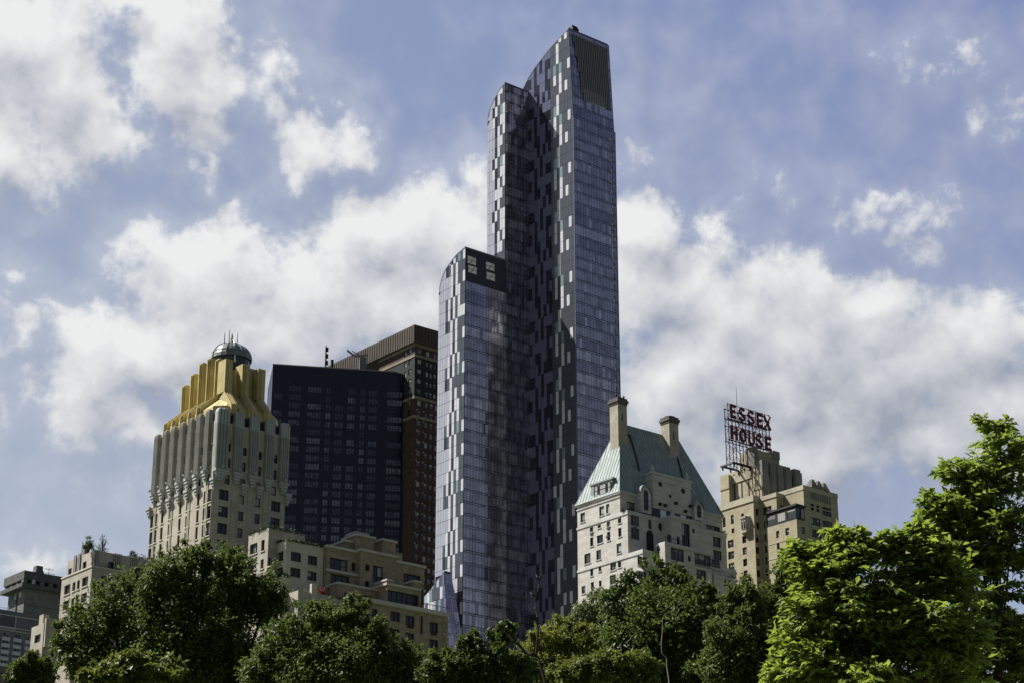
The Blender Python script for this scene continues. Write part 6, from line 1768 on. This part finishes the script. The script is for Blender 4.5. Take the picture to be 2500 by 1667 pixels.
shrub('roof_tree', 'bushy young tree at left on the pale block roof terrace', w0, [(0, .8, .7), (.3, 1.6, .65), (-.5, 1.0, .5), (.5, .9, .6), (-.3, 2.2, .3), (.15, 2.5, .3)], 'mid', 1300, .2, 21, cat='tree', per=14, th=.06)
w0 = on_roof(L2, LU, z8(915, 350), 2.5)
shrub('roof_tree', 'sparse taller young tree on the pale block roof terrace, right of the bushy one', w0, [(0, .9, .6), (.2, 1.8, .6), (.5, .9, .6), (.1, 2.8, .45), (.55, 2.2, .4), (-.5, 1.6, .45), (0, 3.3, .25)], 'needle', 900, .16, 22, cat='tree', per=10, th=.06)
w0 = on_roof(L2, LU, z8(1185, 405), 2.0)
shrub('roof_conifer', 'dark small conifer on the pale block roof beside the gold crowned tower', w0, [(0, .4, .75), (.25, .9, .5), (-.3, .9, .45), (0, 1.3, .35), (.5, .5, .45), (-.55, .4, .4)], 'needle', 1500, .2, 23, cat='tree', per=16, aspect=.25)
def hedge(label, b, p0, p1, seed, h=.5, leaf='needle', n=900, name='hedge', dens=.35):
    r = np.random.default_rng(seed); p0 = Vector(p0); p1 = Vector(p1); a = b.world(*p0); c = b.world(*p1)
    root = bpy.data.objects.new(name, None); COL.objects.link(root); root.location = a; tag(root, label, 'hedge')
    t = r.random(n); pos = np.array([c - a]) * t[:, None] + r.normal(0, dens * .6, (n, 3)); pos[:, 2] = np.abs(r.normal(0, h * (.5 + .5 * np.sin(t * 23 + seed) ** 2), n)) + (c - a).z * t
    ax = unit(r, n); nrm = unit(r, n) + np.array([0, 0, .6])
    leaf_mesh('foliage', pos, ax, nrm, .26 * np.ones(n), .14 * np.ones(n), LM[leaf], root, False)
    q = MB(); d = (c - a); L_ = max(2, int(d.length))
    for i in range(L_): p = d * ((i + .5) / L_); q.tube([p - Vector((0, 0, .2)), p + Vector((.1, 0, h * .8))], [.03, .012], 4)
    q.build('stem', BK, root)
hedge('low dark hedge along the pale block roof edge', L2, (LU.u0 + 7, LU.vN + .7, LU.z1), (LU.u1 - .5, LU.vN + .7, LU.z1), 31, .35, n=900)
hedge('dark hedge on the higher beige terrace beside the gold crowned tower', Q, (Q2.u0 + .4, Q2.vN + .2, Q2.z1 - .1), (Q2.u1 - .5, Q2.vN + .2, Q2.z1 - .1), 32, .32, n=1100)
hedge('dark hedge turning the side edge of the higher beige terrace', Q, (Q2.u0 + .2, Q2.vN + .3, Q2.z1 - .1), (Q2.u0 + .2, Q2.v1 - .3, Q2.z1 - .1), 33, .30, n=700)
hedge('dark trailing hedge on the lower beige terrace edge', Q, (Q1.u0 + .2, Q1.vN + .0, Q1.z1 - .15), (Q1.u1 - .2, Q1.vN + .0, Q1.z1 - .15), 34, .16, n=900, dens=.3)
hedge('dark trailing hedge over the lit side of the lower beige terrace', Q, (Q1.u0 - .02, Q1.vN + .1, Q1.z1 - .15), (Q1.u0 - .02, Q1.v1 - .2, Q1.z1 - .15), 35, .16, n=500, dens=.3)
wc = on_roof(Q, Q2, z9(385, 180), 1.0)
shrub('cone_shrub', 'small dark cone shaped shrub on the higher beige terrace', wc, [(0, .3, .38), (0, .8, .28), (0, 1.25, .16)], 'needle', 500, .18, 36, per=12, aspect=.3)
u, z = Q.N(z9(700, 745), -3.0)
shrub('climbing_vine', 'green and rusty climber on the beige terrace above the lower wall', Q.world(u, -3.0, Q3.z1), [(-2.5, .4, .7), (-1.2, .6, .7), (0, .7, .6), (1.2, .6, .7), (-3.2, 1.2, .5), (2.4, .7, .6), (2.8, 1.8, .4), (-3.4, 2.2, .3)], 'pale', 1500, .2, 37, per=14)
u, z = Q.N(z9(875, 770), -5.6)
shrub('red_shrub', 'red leaved shrub on the beige terrace beside the tan brick building', Q.world(u, -5.6, Q3.z1), [(0, .5, .55), (.4, .9, .4), (-.4, .9, .35)], 'red', 700, .17, 38, per=14)
u, z = K_.N(z9(1085, 862), -4.6)
shrub('terrace_shrub', 'small green shrub on the tan brick building terrace', K_.world(u, -4.6, Q4.z1), [(0, .3, .5), (.6, .3, .4), (-.5, .4, .35)], 'mid', 500, .16, 39, per=14)
w0 = on_roof(S_, SV, zl(720, 760), 2.0)
shrub('roof_tree', 'small dark bush on the small beige block roof at the far left', w0, [(0, .5, .7), (.3, 1.1, .55), (-.4, .9, .4), (.1, 1.7, .3)], 'needle', 700, .2, 40, cat='tree', per=12)
# clipped bushes on the white hotel terraces
for (x, y, v, vol, sd, lab) in ((355, 785, -1.2, Bv, 41, 'round dark terrace bush under the white hotel roof corner'), (985, 965, -1.4, Bv, 42, 'dark terrace bush at the right end of the white hotel upper terrace'), (1030, 1215, -7.5, wr, 43, 'dark terrace bush at the right end of the white hotel lower terrace')):
    u, z = H.N(z6(x, y), v); shrub('terrace_bush', lab, H.world(u, v, vol.z1), [(0, .35, .55), (.5, .35, .4), (-.45, .3, .4)], 'needle', 500, .18, sd, per=14, group='clipped terrace bushes of the white hotel')
